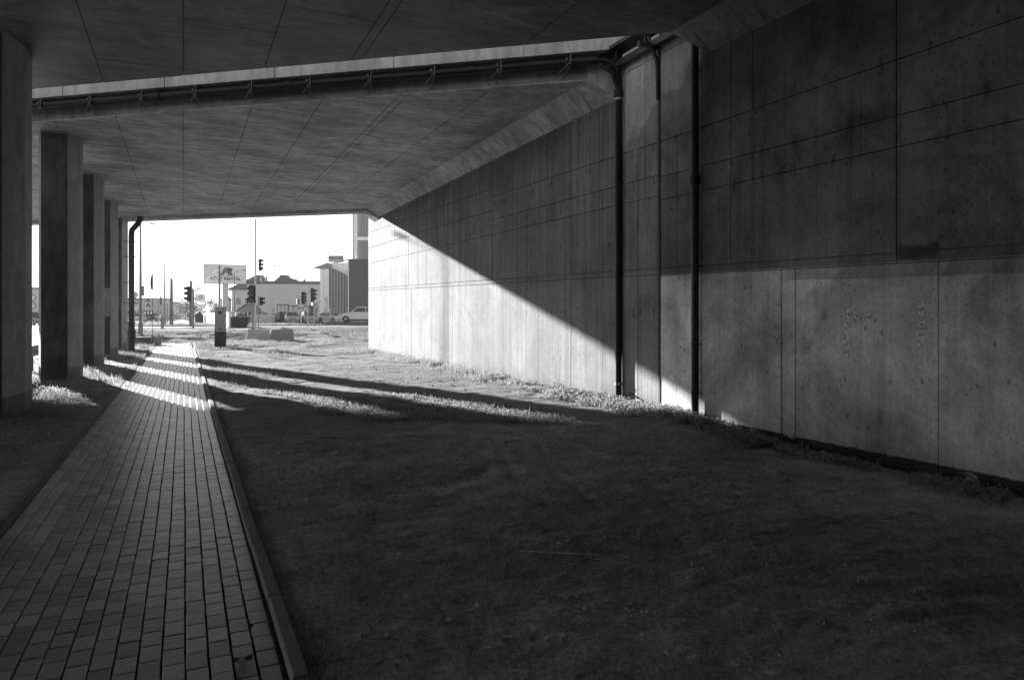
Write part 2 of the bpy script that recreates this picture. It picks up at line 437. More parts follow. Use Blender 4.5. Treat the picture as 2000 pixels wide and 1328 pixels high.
M['roof'] = plain("roof_sheet", .07, .7, .3, var=.1)
M['hall'] = plain("hall_render", .52, .8, .2, var=.05, scale=.2)
M['grass'] = leaf_mat("grass_blade", .17, .4)
M['weed'] = leaf_mat("weed_leaf", .24, .4)
M['leaf'] = leaf_mat("tree_leaf", .11, .3)
M['chip'] = plain("pale_stone", .85, .9, .1, var=.3, scale=20)
M['twig'] = plain("dry_twig", .6, .9, .1, var=.3)
M['print'] = plain("sign_print", .06, .6, .3, var=.02)
M['printmid'] = plain("sign_print_grey", .14, .6, .3, var=.02)
M['board'] = plain("board_face", .72, .6, .3, var=.04)
M['mark'] = plain("road_marking", .6, .8, .2, var=.1)
M['spray'] = plain("faded_spray_paint", .20, .8, .2, var=.2)

# ------------------------------------------------------------------ terrain
def base_h(x, y):
    return .5*sst(46, 57, np.asarray(y, float)) + 0*np.asarray(x, float)

def relief(x, y):
    x = np.asarray(x, float); y = np.asarray(y, float)
    h = .055*fbm(x*.35, y*.35, 3, 3) + .03*fbm(x*1.3, y*1.6, 3, 11)
    near = 1 - sst(14, 30, y)
    h = h + near*(.010*fbm(x*2.2, y*3.2, 3, 5) + .010*fbm(x*11, y*13, 3, 8)) + .012*sst(9, 12, y)*fbm(x*5, y*5, 3, 18)
    # low ridges pushed up by tyres
    def rut(p0, p1, w, d, bend=0):
        dx, dy = p1[0]-p0[0], p1[1]-p0[1]; L = math.hypot(dx, dy); t = ((x-p0[0])*dx+(y-p0[1])*dy)/L/L
        q = ((x-p0[0])*dy-(y-p0[1])*dx)/L + bend*(t-.5)**2
        e = sst(-.1, .15, t)*(1-sst(.85, 1.1, t))
        return e*d*(-np.exp(-(q/w)**2)+.5*np.exp(-((np.abs(q)-1.8*w)/w)**2))
    h = h + rut((3.95, 8.0), (3.0, 5.0), .05, .010, .5) + rut((3.5, 8.3), (2.5, 4.6), .06, .006, .5) + rut((2.6, 3.5), (5.2, 3.3), .04, .007, -.6) + rut((3.2, 3.1), (5.2, 2.5), .04, .018, .5)
    h = h + rut((2.8, 4.0), (5.0, 3.9), .03, .012, .8) + rut((3.4, 2.7), (4.8, 2.2), .05, .02, -.4) + rut((1.2, 9.5), (5.5, 8.6), .07, .012, .9) + rut((4.2, 6.6), (6.8, 5.0), .05, .010, .6)
    ph = fbm(x*.6, y*.6, 2, 31)*2
    trk = np.exp(-((x*.78+y*.62-6.6+ph*.25)/.35)**2)
    h = h + near*trk*(-.02+.004*np.sin(x*17-y*9)+.02*np.maximum(0, vnoise(x*9, y*14)))
    trk2 = np.exp(-((y-6.9+.25*x+ph*.2-1.2*np.exp(-((x-3.3)/.8)**2))/.22)**2)
    h = h - .025*near*trk2
    # hummocky turf beyond the deck
    far = sst(24, 40, y)*(1-sst(57, 60, y))
    h = h + far*(.16*fbm(x*.22, y*.3, 3, 21) + .08*fbm(x*1.2, y*1.4, 4, 2))
    h = h - .28*np.exp(-((y-48.5-.12*x)/2.0)**2)*(1-sst(3, 9, x))
    # hollow along the foot of the wall, near part
    h = h - .13*sst(9.2, 6.5, y)*sst(3.5, 7.0, x)
    h = h + .05*sst(8.5, 10, y)*sst(6.3, 7.1, x)
    h = h + .03*np.exp(-((x+2.7)/1.0)**2)
    return h

def ground_h(x, y):
    x = np.asarray(x, float); y = np.asarray(y, float)
    pm = sst(-1.85, -1.32, x)*(1-sst(.52, 1.0, x))*(1-sst(44, 46, y))       # 1 along the path
    rel = relief(x, y)
    flat = np.maximum(sst(56.5, 58, y), 1-sst(-5.2, -4.4, x))
    rel = rel*(1-flat)
    edge = np.exp(-((x-.62)/.10)**2)*.012 + np.exp(-((x+1.38)/.10)**2)*.012
    h = base_h(x, y) + rel*(1-pm) + edge*(1-sst(40, 44, y))
    inside = (x > -1.24)*(x < .49)*(y < 45.2)
    h = h - .075*inside
    road = ((x < -5.0)*(x > -21.5)) | ((y > 57.3)*(y < 78))
    return h - .07*road

def spaced(segs):
    a = [segs[0][0]]
    for s0, s1, d in segs:
        n = max(1, round((s1-s0)/d)); a += list(np.linspace(s0, s1, n+1)[1:])
    return np.array(a)
gx = spaced([(-700, -300, 200), (-300, -60, 30), (-60, -21.6, 5), (-21.6, -21.4, .2), (-21.4, -5.1, 3), (-5.1, -4.9, .2), (-4.9, -4, .2), (-4, -1.25, .06), (-1.25, -1.23, .02),
             (-1.23, .48, .4), (.48, .50, .02), (.5, 7.5, .038), (7.5, 12, .5), (12, 60, 4), (60, 300, 30), (300, 700, 200)])
gy = spaced([(-110, -4, 6), (-4, 2.4, .3), (2.4, 9, .032), (9, 18, .055), (18, 30, .11), (30, 57.2, .2), (57.2, 57.4, .2), (57.4, 77.9, 3), (77.9, 78.1, .2), (78.1, 120, 6), (120, 400, 40), (400, 1200, 200)])
GX, GY = np.meshgrid(gx, gy)
gz = ground_h(GX, GY)
nv = len(gx)
ii = (np.arange(len(gy)-1)[:, None]*nv + np.arange(nv-1)[None, :]).ravel()
faces = np.stack([ii, ii+1, ii+nv+1, ii+nv], 1)
np_mesh("ground", np.stack([GX.ravel(), GY.ravel(), gz.ravel()], 1), faces, M['soil'], smooth=True, kind='structure',
        label='bare trodden soil with ruts and low grass')

# ------------------------------------------------------------------ brick path
path = empty("pavement", (0, 0, 0), kind='structure', label='narrow path of small rectangular paving bricks')
nc = 16; rows = []
for r in range(13, 268):
    for c in range(nc):
        y0 = r*BL + (BL/2 if c % 2 else 0)
        rows.append((y0, c))
rows.sort(key=lambda q: (q[0], q[1]))
rows = [q for q in rows if q[0] < 44.9]
g = .0045
proto = MB().bbox(-BW/2+.0052, BW/2-.0052, -BL/2+.004, BL/2-.004, -.05, 0, .002).mesh("brick", M['brick'])
vis = []
for k, (y0, c) in enumerate(rows):
    x = BX0+(c+.5)*BW; y = y0+BL/2
    vis.append((x, y))
# largest in the picture: nearest the camera and inside the frame
def in_frame(x, y, z=0):
    cz = y*math.cos(YAW)+x*math.sin(YAW); cx = x*math.cos(YAW)-y*math.sin(YAW)
    return cz > .2 and -1010 < F*cx/cz < 1010 and F*(CAM_H-z)/cz < 722
inside = [k for k in range(len(vis)) if in_frame(vis[k][0]+.1, vis[k][1]+.06)]
single = set(inside[:300])
BV, BF = [], []
pv = np.array([v.co[:] for v in proto.vertices]); pf = [tuple(p.vertices) for p in proto.polygons][1:]
for k, (x, y) in enumerate(vis):
    if k not in set() and k in single or (k < 400 and k in single):
        pass
    tx, ty = rng.normal(0, .0035), rng.normal(0, .0035); dz = rng.normal(0, .0007)
    sag = -.012*math.exp(-((x-.38)/.12)**2) + .004*float(vnoise(x*1.3, y*.8))
    zz = float(base_h(x, y)) + dz + sag
    rz = rng.normal(0, .006); jx = rng.normal(0, .0008)+.006*float(vnoise(y*.5, c)); jy = rng.normal(0, .0015)
    if k in single:
        o = link_mesh("brick", proto, path, (x+jx, y+jy, zz)); o.rotation_euler = (tx, ty, rz)
    else:
        ca, sa = math.cos(rz), math.sin(rz)
        vv = pv.copy(); q = vv.copy()
        q[:, 0] = vv[:, 0]*ca-vv[:, 1]*sa+x+jx; q[:, 1] = vv[:, 0]*sa+vv[:, 1]*ca+y+jy
        q[:, 2] = vv[:, 2]+zz-vv[:, 0]*ty+vv[:, 1]*tx
        n0 = len(BV)*12; BV.append(q)
        BF += [tuple(i+n0 for i in f) for f in pf]
np_mesh("brick_rows", np.concatenate(BV), np.array([f for f in BF if len(f) == 4]), M['brick'], path, kind='stuff')
bed = MB()
ys = list(np.arange(-2, 46, 1.0))
for a, b in zip(ys[:-1], ys[1:]):
    b = min(b, 45.1)
    ha, hb = float(base_h(0, a))-.014, float(base_h(0, b))-.014
    bed.add([(BX0-.05, a, ha), (.42, a, ha), (.42, b, hb), (BX0-.05, b, hb)], [(0, 1, 2, 3)])
bed.build("joint_sand", M['bed'], path)

kerb = empty("kerb", (0, 0, 0), kind='structure', label='raised concrete kerb along the right side of the brick path')
for k in range(37):
    y0 = .2+k*1.0
    t = rng.normal(0, .003)
    o = MB().bbox(-.036, .036, .004, .996, -.12, .035, .008).build("kerb_stone", M['kerb'], kerb)
    o.location = (.458+t, y0, float(base_h(0, y0+.5)) + rng.normal(0, .002)); o.rotation_euler = (0, rng.normal(0, .02), rng.normal(0, .002))
edging = empty("edging", (0, 0, 0), kind='structure', label='flush concrete edging along the left side of the path')
for k in range(44):
    y0 = .2+k*1.0
    o = MB().bbox(-.03, .03, .004, .996, -.1, .004, .006).build("edging_stone", M['edging'], edging)
    o.location = (-1.222, y0, float(base_h(0, y0+.5)))

# ------------------------------------------------------------------ the wall
XW = 7.27
def panel_wall(root, mat, ycuts, rows_fn, y0, y1, top):
    for a, b in zip(ycuts[:-1], ycuts[1:]):
        zr = rows_fn((a+b)/2)
        for (za, zb) in zip(zr[:-1], zr[1:]):
            dx = rng.normal(0, .0018)
            gp = .005
            pts = lambda ya, yb, z0, z1: None
            sl_ = .0175 if False else 0
            m = MB().box(XW+dx, XW+.04, a+gp, b-gp, za+gp, zb-gp)
            m.build("formwork_panel", mat, root)

wf = empty("abutment_wall", (XW, 20, 0), label='sunlit far stretch of tall board-marked concrete wall beyond the thin downpipe', cat='wall')
wn_ = empty("abutment_wall", (XW, 3, 0), label='shaded near stretch of tall concrete wall with dark tar foot', cat='wall')
for r_ in (wf, wn_): r_.location = (0, 0, 0)
MB().prism([(XW+.035, 9.945), (XW+1.2, 9.945), (XW+1.2, 30.75), (XW+.035, 30.75)], -.6, 5.96).build("wall_core", M['joint'], wf)
MB().box(XW+.035, XW+1.2, 9.945, 11.3, 5.965, 6.7).build("wall_upstand", M['joint'], wf)
MB().box(XW+.035, XW+1.2, -90, 9.885, -.6, 5.96).build("wall_core", M['joint'], wn_)
MB().box(XW+.035, XW+1.2, 8.5, 9.885, 5.965, 6.7).build("wall_upstand", M['joint'], wn_)
MB().box(XW+.10, XW+.3, 9.885, 9.945, -.4, 6.7).build("joint_filler", M['bed'], wn_)
jz = lambda y: 2.1+.0175*y
# far: lower tier, a narrow band, three upper tiers; cuts differ between tiers as in the shuttering
def tier(root, mat, cuts, f0, f1):
    for a, b in zip(cuts[:-1], cuts[1:]):
        gp = .0065; dx = float(rng.normal(0, .002))
        za0, zb0 = f0(a)+gp, f0(b)+gp; za1, zb1 = f1(a)-gp, f1(b)-gp
        x0, x1 = XW+dx, XW+.045
        a_, b_ = a+gp, b-gp
        MB().add([(x0,a_,za0),(x1,a_,za0),(x1,b_,zb0),(x0,b_,zb0),(x0,a_,za1),(x1,a_,za1),(x1,b_,zb1),(x0,b_,zb1)],
                 [(0,3,2,1),(4,5,6,7),(0,1,5,4),(1,2,6,5),(2,3,7,6),(3,0,4,7)]).build("formwork_panel", mat, root)
K = lambda z: (lambda y: z)
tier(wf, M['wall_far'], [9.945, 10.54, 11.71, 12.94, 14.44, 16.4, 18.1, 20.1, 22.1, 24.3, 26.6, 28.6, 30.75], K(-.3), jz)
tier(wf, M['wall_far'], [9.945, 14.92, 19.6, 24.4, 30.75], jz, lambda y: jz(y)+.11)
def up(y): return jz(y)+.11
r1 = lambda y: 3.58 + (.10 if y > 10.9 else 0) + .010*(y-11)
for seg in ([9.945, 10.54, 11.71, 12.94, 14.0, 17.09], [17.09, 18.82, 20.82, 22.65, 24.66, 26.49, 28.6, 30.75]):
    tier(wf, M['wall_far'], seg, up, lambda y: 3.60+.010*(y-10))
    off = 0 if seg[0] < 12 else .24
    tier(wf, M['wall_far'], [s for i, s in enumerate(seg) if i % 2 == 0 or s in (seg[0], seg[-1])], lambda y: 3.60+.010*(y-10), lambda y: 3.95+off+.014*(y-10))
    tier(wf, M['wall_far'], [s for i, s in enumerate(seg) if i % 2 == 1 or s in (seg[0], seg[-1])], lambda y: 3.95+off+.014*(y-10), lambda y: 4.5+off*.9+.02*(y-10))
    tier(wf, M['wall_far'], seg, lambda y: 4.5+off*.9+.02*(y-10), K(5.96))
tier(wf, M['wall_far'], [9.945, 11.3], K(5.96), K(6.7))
# near
ncuts = [-26, -20, -14, -9, -5, -1.5, 1.2, 3.1, 5.02, 6.74, 6.97, 8.19, 9.44, 9.885]
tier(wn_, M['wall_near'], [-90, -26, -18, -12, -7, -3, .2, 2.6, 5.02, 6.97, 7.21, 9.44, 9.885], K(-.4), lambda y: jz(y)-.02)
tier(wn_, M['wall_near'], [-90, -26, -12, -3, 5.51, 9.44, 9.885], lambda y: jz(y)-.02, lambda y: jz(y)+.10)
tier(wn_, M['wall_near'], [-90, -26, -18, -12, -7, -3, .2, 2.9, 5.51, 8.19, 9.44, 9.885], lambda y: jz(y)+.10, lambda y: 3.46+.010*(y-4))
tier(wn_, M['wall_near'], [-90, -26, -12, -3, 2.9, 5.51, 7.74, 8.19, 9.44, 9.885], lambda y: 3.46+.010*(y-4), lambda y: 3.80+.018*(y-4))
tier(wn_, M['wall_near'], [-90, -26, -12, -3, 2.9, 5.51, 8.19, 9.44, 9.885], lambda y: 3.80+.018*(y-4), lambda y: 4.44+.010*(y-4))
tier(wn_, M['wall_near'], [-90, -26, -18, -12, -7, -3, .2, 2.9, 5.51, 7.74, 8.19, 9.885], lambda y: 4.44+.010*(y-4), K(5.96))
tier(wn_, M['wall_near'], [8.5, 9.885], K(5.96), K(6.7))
# faded scribbles sprayed on the wall between the two downpipes
sky_block = empty("abutment_wall", (0, 0, 0), label='unseen wall added beyond the road to cut sky light from behind', cat='wall')  # added out of view to block sky light from the left rear
for k in range(15): MB().box(-16.2, -15.6, -90+6*k+.01, -84+6*k-.01, -.5, 5.94).build("sky_block_panel", M['deck'], sky_block)
gr = MB()
def scrib(y, z, s):
    strokes = [[(0,.9),(.5,.95),(.05,0),(.55,.05)], [(.75,1),(.75,0)], [(.75,.95),(1.15,.9),(.8,.5),(1.2,.45),(.8,0)], [(1.45,.9),(1.95,.8),(1.9,.1),(1.45,.1),(1.45,.9)], [(2.15,1),(2.5,.5),(2.2,0),(2.75,.1)]]
    for st in strokes:
        for (a, b), (c_, d) in zip(st[:-1], st[1:]):
            dy, dz_ = (c_-a), (d-b); L_ = math.hypot(dy, dz_); nx, nz = -dz_/L_*.022, dy/L_*.022
            gr.add([(XW-.006, y-(a+nx)*s, z+(b+nz)*s), (XW-.006, y-(a-nx)*s, z+(b-nz)*s), (XW-.006, y-(c_-nx)*s, z+(d-nz)*s), (XW-.006, y-(c_+nx)*s, z+(d+nz)*s)], [(0,1,2,3)])
scrib(10.66, 1.72, .24); scrib(9.8, 1.66, .13)
gr.build("graffiti_scribble", M['spray'], wf)

# bolt stub sticking out of the wall
stub = MB().tube((XW-.004, 10.78, .20), (XW-.10, 10.68, .17), .016, n=8).build("pipe_stub", M['pipe_dark'], None, label='short metal stub sticking out of the wall foot right of the thin downpipe', cat='pipe')

# ------------------------------------------------------------------ the decks
SK = -.78
ZC = 5.95
def deck(root_label, a0, a1, xl, seams, yseams, name="bridge_deck", smat=None):
    "deck between the skewed edges y = a0 + SK x and y = a1 + SK x"
    root = empty(name, (0, 0, 0), label=root_label, cat='bridge deck')
    x1 = 6.82
    P = [(xl, a0+SK*xl), (x1, a0+SK*x1), (x1, a1+SK*x1), (xl, a1+SK*xl)]
    MB().prism(P, ZC+.02, 6.75).build("deck_slab", M['web'], root)
    # haunch down to the wall
    hx = [x1+.004, XW+.03]
    cuts = [a0+SK*x1] + [c for c in np.arange(a1+SK*x1-2.45*14, a1+SK*x1-.5, 2.45) if c > max(a0+SK*x1, -2)]
    cuts.append(a1+SK*x1)
    for k, (c0, c1) in enumerate(zip(cuts[:-1], cuts[1:])):
        g_ = .005
        d0 = SK*(XW-x1) if k == 0 else 0; d1 = SK*(XW-x1) if k == len(cuts)-2 else 0
        vs = [(x1+.004, c0+g_, ZC), (XW, c0+g_+d0, 5.585), (XW, c1-g_+d1, 5.585), (x1+.004, c1-g_, ZC),
              (x1+.004, c0+g_, 6.74), (XW+.03, c0+g_+d0, 6.74), (XW+.03, c1-g_+d1, 6.74), (x1+.004, c1-g_, 6.74),
              (XW+.03, c0+g_+d0, 5.585), (XW+.03, c1-g_+d1, 5.585)]
        fs = [(0,3,2,1), (1,2,9,8), (8,9,6,5), (4,5,6,7), (0,4,7,3), (0,1,8,5,4), (3,7,6,9,2)]
        MB().add(vs, fs).build("haunch_panel", smat, root)
    # soffit sheets
    xs = [xl] + [s for s in seams if s > xl] + [x1]
    for i, (xa, xb) in enumerate(zip(xs[:-1], xs[1:])):
        lo = max(a0+SK*xb, -1.0); hi = a1+SK*xa
        off = yseams[i % len(yseams)]
        yy = [lo-1] + [y for y in np.arange(math.floor(lo)-6+off, hi+6, 5.2) if lo+.5 < y < hi-.5] + [hi+1]
        for ya, yb in zip(yy[:-1], yy[1:]):
            g_ = .007
            p = [(xa+g_, ya+g_), (xb-g_, ya+g_), (xb-g_, yb-g_), (xa+g_, yb-g_)]
            p = clip_poly(p, SK, -1, -max(a0, -200)); p = clip_poly(p, -SK, 1, a1)
            if len(p) < 3 or area(p) < .03: continue
            z = ZC + float(rng.normal(0, .0015))
            MB().prism(p, z, ZC+.03).build("soffit_panel", smat, root)
    return root, P

seams = list(np.arange(-1.35-1.3*14, -1.4, 1.3)) + [-1.35, 0, 1.3, 2.56, 3.9, 4.05, 5.4]
seams = [s for s in seams if s > -14.2]
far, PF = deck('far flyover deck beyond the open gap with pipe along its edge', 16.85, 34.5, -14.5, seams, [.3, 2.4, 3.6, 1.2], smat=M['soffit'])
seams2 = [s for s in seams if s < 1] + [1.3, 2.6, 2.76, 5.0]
near, PN = deck('dark near flyover deck directly overhead', -95, 14.35, -14.5, seams2, [1.9, 4.1, .2, 3.0], smat=M['soffit_near'])  # rear end run far back, unseen, to shut out sky light behind
# edge beams: a1 side of far deck, lowered drip strip
def beam(root, name, a0, a1, z0, z1, mat, xl=-19, xr=XW+.0):
    p = [(xl, a0+SK*xl), (xr, a0+SK*xr), (xr, a1+SK*xr), (xl, a1+SK*xl)]
    return MB().prism(p, z0, z1).build(name, mat, root)
p = [(-19, 34.505+SK*-19), (6.82, 34.505+SK*6.82), (6.82, 35.3+SK*6.82), (-19, 35.3+SK*-19)]
# the strip is built in lengths with breaks
xsb = [-14.5, -8.5, -3.4, -1.0, 1.55, 2.2, 6.82]
for k, (xa, xb) in enumerate(zip(xsb[:-1], xsb[1:])):
    z0 = 5.84
    q = [(xa+.004, 34.506+SK*xa), (xb-.004, 34.506+SK*xb), (xb-.004, 35.3+SK*xb), (xa+.004, 35.3+SK*xa)]
    MB().prism(q, z0, 6.76).build("edge_beam", M['deck'], far)
x1 = 6.824
MB().add([(x1, 34.506+SK*x1, 5.84), (XW, 34.506+SK*XW, 5.48), (XW, 35.3+SK*XW, 5.48), (x1, 35.3+SK*x1, 5.84),
          (x1, 34.506+SK*x1, 6.76), (XW, 34.506+SK*XW, 6.76), (XW, 35.3+SK*XW, 6.76), (x1, 35.3+SK*x1, 6.76)],
         [(0,3,2,1),(4,5,6,7),(0,1,5,4),(1,2,6,5),(2,3,7,6),(3,0,4,7)]).build("edge_beam", M['deck'], far)
# precast edge units facing the gap (bright strip), one piece each
def units(root, a_front, a_back, z0, z1, step, mat, name="edge_unit"):
    x = -14.5
    while x < XW-.05:
        xb = min(x+step, XW)
        q = [(x+.006, a_front+SK*x), (xb-.006, a_front+SK*xb), (xb-.006, a_back+SK*xb), (x+.006, a_back+SK*x)]
        MB().prism(q, z0, z1).build(name, mat, root)
        x = xb
units(far, 16.35, 16.60, 6.35, 6.80, 2.02, M['cornice'])
MB().prism([(-14.5, 16.60+SK*-14.5), (XW, 16.60+SK*XW), (XW, 16.85+SK*XW), (-14.5, 16.85+SK*-14.5)], 6.55, 6.74).build("edge_bracket_slab", M['deck'], far)
units(near, 14.36, 14.55, 6.30, 6.80, 2.02, M['cornice'])
units(far, 35.31, 35.5, 6.1, 7.2, 2.02, M['cornice'])

# drain pipe hung along the far deck edge, with brackets
hp = empty("drain_pipe", (0, 0, 0), label='long black drain pipe hung on brackets under the far deck edge', cat='pipe')
pe = lambda x, a, z: (x, a+SK*x, z)
MB().tube(pe(-14.2, 16.52, 6.23), pe(6.85, 16.52, 6.23), .085, n=14).build("pipe_run", M['pipe'], hp, smooth=True)
for x in (-.55, 4.9, 1.9):
    MB().tube(pe(x, 16.52, 6.23), pe(x+.12, 16.52, 6.23), .100, n=14).build("pipe_collar", M['pipe'], hp, smooth=True)
brk = [-2.85+1.028*k for k in range(-8, 10)]
for x in brk:
    m = MB()
    n_ = 12
    c = Vector(pe(x, 16.52, 6.23)); d = Vector((1, SK, 0)).normalized(); u = Vector((0, 0, 1)); w = d.cross(u)
    for i in range(n_-1):
        a0, a1 = 2*math.pi*i/n_, 2*math.pi*(i+1)/n_
        q = []
        for rr in (.088, .10):
            for aa in (a0, a1):
                q.append(c + (w*math.cos(aa)+u*math.sin(aa))*rr)
        vs = [v - d*.02 for v in q] + [v + d*.02 for v in q]
        m.add(vs, [(0,1,3,2), (4,6,7,5), (2,3,7,6), (0,4,5,1)])
    ring = m.build("pipe_clip", M['bracket'], hp)
    m = MB()
    A = Vector(pe(x, 16.38, 6.16)); B = Vector(pe(x+.06, 16.845, 6.01))
    m.path([A, B], .011, 6); m.path([Vector(pe(x, 16.36, 6.20)), Vector(pe(x-.10, 16.60, 6.06))], .009, 6)
    m.path([Vector(pe(x, 16.40, 6.16)), Vector(pe(x, 16.40, 6.36))], .011, 6)
    m.build("pipe_bracket", M['bracket'], hp)

# downpipes on the wall
def clampring(root, x, y, z, r, mat):
    MB().tube((x, y, z-.02), (x, y, z+.02), r+.008, n=14).build("pipe_clamp", mat, root, smooth=True)
    MB().tube((x+r, y-.05, z), (XW, y-.05, z), .008, n=6).build("clamp_rod", mat, root)
dp = empty("downpipe", (0, 0, 0), label='thinner black downpipe on the wall where the hung drain pipe ends', cat='pipe')
px_, py_ = XW-.072, 11.05
MB().path([(6.80, 16.52+SK*6.80, 6.23), (6.98, 11.12, 6.22), (7.10, 11.03, 6.15), (7.165, 11.02, 6.02), (px_, py_, 5.85), (px_, py_, 5.3)], .058, 12).build("pipe_elbow", M['pipe'], dp, smooth=True)
MB().path([(6.9, 11.13, 6.12), (7.05, 11.0, 5.98), (px_-.02, py_+.0, 5.75)], .05, 10).build("pipe_branch", M['pipe'], dp, smooth=True)
MB().tube((px_, py_, -.2), (px_, py_, 5.62), .062, n=16).build("pipe_run", M['pipe'], dp, smooth=True)
MB().tube((px_, py_, 5.56), (px_, py_, 5.68), .082, n=16).build("pipe_socket", M['pipe'], dp, smooth=True)
for z in (5.52, 4.0, 2.35, 1.1, .35): clampring(dp, px_, py_, z, .062, M['steel'] if z in (5.52, .35) else M['pipe'])
dp2 = empty("downpipe", (0, 0, 0), label='thicker black downpipe on the wall under the near deck corner', cat='pipe')
px2, py2 = XW-.097, 8.87
MB().tube((px2, py2, -.3), (px2, py2, 6.6), .057, n=16).build("pipe_run", M['pipe'], dp2, smooth=True)
MB().tube((px2, py2, 3.6), (px2, py2, 3.72), .078, n=16).build("pipe_socket", M['pipe'], dp2, smooth=True)
for z in (5.35, 3.75, 2.35, 1.15, .4): clampring(dp2, px2, py2, z, .057, M['pipe'])
for o in (dp, dp2): pass
# gutter channel spanning the open gap along the wall
gt = empty("gutter_channel", (0, 0, 0), label='dark steel gutter channel crossing the gap along the wall top', cat='gutter')
MB().box(6.93, 7.262, 8.95, 11.28, 6.34, 6.40).build("cover_plate", M['pipe_dark'], gt)
MB().box(7.10, 7.20, 8.95, 11.15, 6.07, 6.18).build("channel", M['pipe_dark'], gt)
for ya, yb in ((9.72, 9.98), (10.16, 10.80)): MB().box(7.12, 7.16, ya, yb, 6.183, 6.23).build("channel_lip", M['lightgrey'], gt)
for yy in (9.3, 10.07, 10.95): MB().box(7.08, 7.22, yy-.03, yy+.03, 6.183, 6.338).build("hanger", M['pipe_dark'], gt)
MB().path([(7.1, 9.98, 6.28), (7.18, 9.96, 6.05), (7.24, 9.93, 5.8), (7.25, 9.92, 5.2)], .035, 8).build("channel_spout", M['pipe_dark'], gt, smooth=True)
MB().box(6.86, 7.24, 9.90, 9.96, 6.05, 6.14).build("channel_bracket", M['pipe_dark'], gt)
# joint cover strip down the wall between the two downpipes
MB().box(XW-.012, XW+.02, 9.888, 9.942, -.1, 6.68).build("joint_strip", M['darkgrey'], wn_)

# ------------------------------------------------------------------ columns
colplan = [(-.275, 0), (.275, 0), (.435, .78), (.435, 1.38), (.30, 1.62), (-.30, 1.62), (-.435, 1.38), (-.435, .78)]
cy = [13.35, 19.95, 25.42, 30.92, 36.42]
cy[0] = 13.12
cl = ['dark nearest concrete column cut by the left edge of the picture', 'second concrete column from the camera with weeds at its foot', 'third concrete column of the row beside the path',
      'fourth concrete column with a paler patch on its face', 'farthest concrete column with the downpipe beside it']
for k, y in enumerate(cy):
    r_ = empty("concrete_column", (-2.775, y, 0), label=cl[k], cat='column', group='row of columns left of the path')
    top = 5.97
    o = MB().prism(colplan, -.35, top).build("shaft", M['column'], r_)
    md = o.modifiers.new("bevel", 'BEVEL'); md.width = .012; md.segments = 2
    # darker sheet on the face towards the camera, open strip on the fourth column
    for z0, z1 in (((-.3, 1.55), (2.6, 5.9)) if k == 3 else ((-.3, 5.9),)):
        MB().box(-.266, .266, -.004, .01, z0, z1).build("dark_front", M['front_dark'], r_)

# downpipe at the last column
dq = empty("downpipe", (0, 0, 0), label='stout dark downpipe with a lower sleeve beside the farthest column', cat='pipe')
qx, qy = -2.03, 34.9
MB().path([(-1.70, 35.0, 5.86), (-1.70, 35.0, 5.72), (-1.82, 34.95, 5.50), (qx+.02, 34.9, 5.25), (qx, qy, 5.0), (qx, qy, 1.3)], .115, 14).build("pipe_run", M['darkgrey'], dq, smooth=True)
MB().tube((qx, qy, -.1), (qx, qy, 1.32), .135, n=14).build("pipe_sleeve", M['pipe_dark'], dq, smooth=True)
MB().tube((qx, qy, .42), (qx, qy, .95), .17, n=14).build("pipe_sleeve_collar", M['pipe_dark'], dq, smooth=True)
for z in (4.75, 4.1, 3.0, 2.1, 1.25):
    MB().tube((qx-.3, qy, z), (qx+.2, qy, z), .018, n=6).build("pipe_clamp", M['pipe_dark'], dq)

# ------------------------------------------------------------------ road beside the columns, guard rail
def strip_mesh(name, x0, x1, ys, dz, mat, **k):
    vs = []; fs = []
    for i, y in enumerate(ys):
        h = float(base_h(0, y))+dz
        vs += [(x0, y, h), (x1, y, h)]
        if i: fs.append((2*i-2, 2*i-1, 2*i+1, 2*i))
    return MB().add(vs, fs).build(name, mat, **k)
strip_mesh("road", -21.4, -5.05, list(np.arange(-30, 61, 1.5))+[61.0], -.03, M['asphalt'], kind='structure', label='asphalt road beside the columns')
MB().add([(-200, 61.01, .47), (200, 61.01, .47), (200, 77.6, .47), (-200, 77.6, .47)], [(0,1,2,3)]).build("road", M['asphalt'], kind='structure', label='asphalt cross road')
MB().add([(-21.4, 77.61, .47), (-5.05, 77.61, .47), (-5.05, 700, .47), (-21.4, 700, .47)], [(0,1,2,3)]).build("road", M['asphalt'], kind='structure', label='asphalt road running away beyond the crossing')
MB().add([(-5.0, 57.31, .505), (200, 57.31, .505), (200, 60.8, .505), (-5.0, 60.8, .505)], [(0,1,2,3)]).build("pavement", M['kerb'], kind='structure', label='pale pavement along the cross road')
for k in range(60):
    MB().bbox(-.0, 1.99, -.09, .09, -.1, .06, .015).build("kerb_stone", M['edging'], None, kind='structure').location = (-5.0+2*k, 60.9, .5)
for k in range(40):
    MB().bbox(0, 1.99, -.09, .09, -.1, .06, .015).build("kerb_stone", M['edging'], None, kind='structure').location = (-5.0+2*k, 77.75, .5)
MB().add([(-1.2, 78.2, .512), (.5, 78.2, .512), (.7, 190, .512), (-1.6, 190, .512)], [(0,1,2,3)]).build("pavement", M['mark'], kind='structure', label='pale path going on beyond the cross road')
for k in range(9):
    MB().add([(-13.3, 5+8*k, 0), (-13.15, 5+8*k, 0), (-13.15, 9+8*k, 0), (-13.3, 9+8*k, 0)], [(0,1,2,3)]).build("road_marking", M['mark'], None, kind='structure').location = (0, 0, float(base_h(0, 7+8*k))-.024+(.03 if 38 < 7+8*k < 57 else 0))
for k in range(16):
    MB().box(-30+6*k, -27+6*k, 69.2, 69.35, .472, .476).build("road_marking", M['mark'], None, kind='structure')
rail = empty("guard_rail", (-3.7, 18, 0), label='steel guard rail between the columns and the road', cat='guard rail')
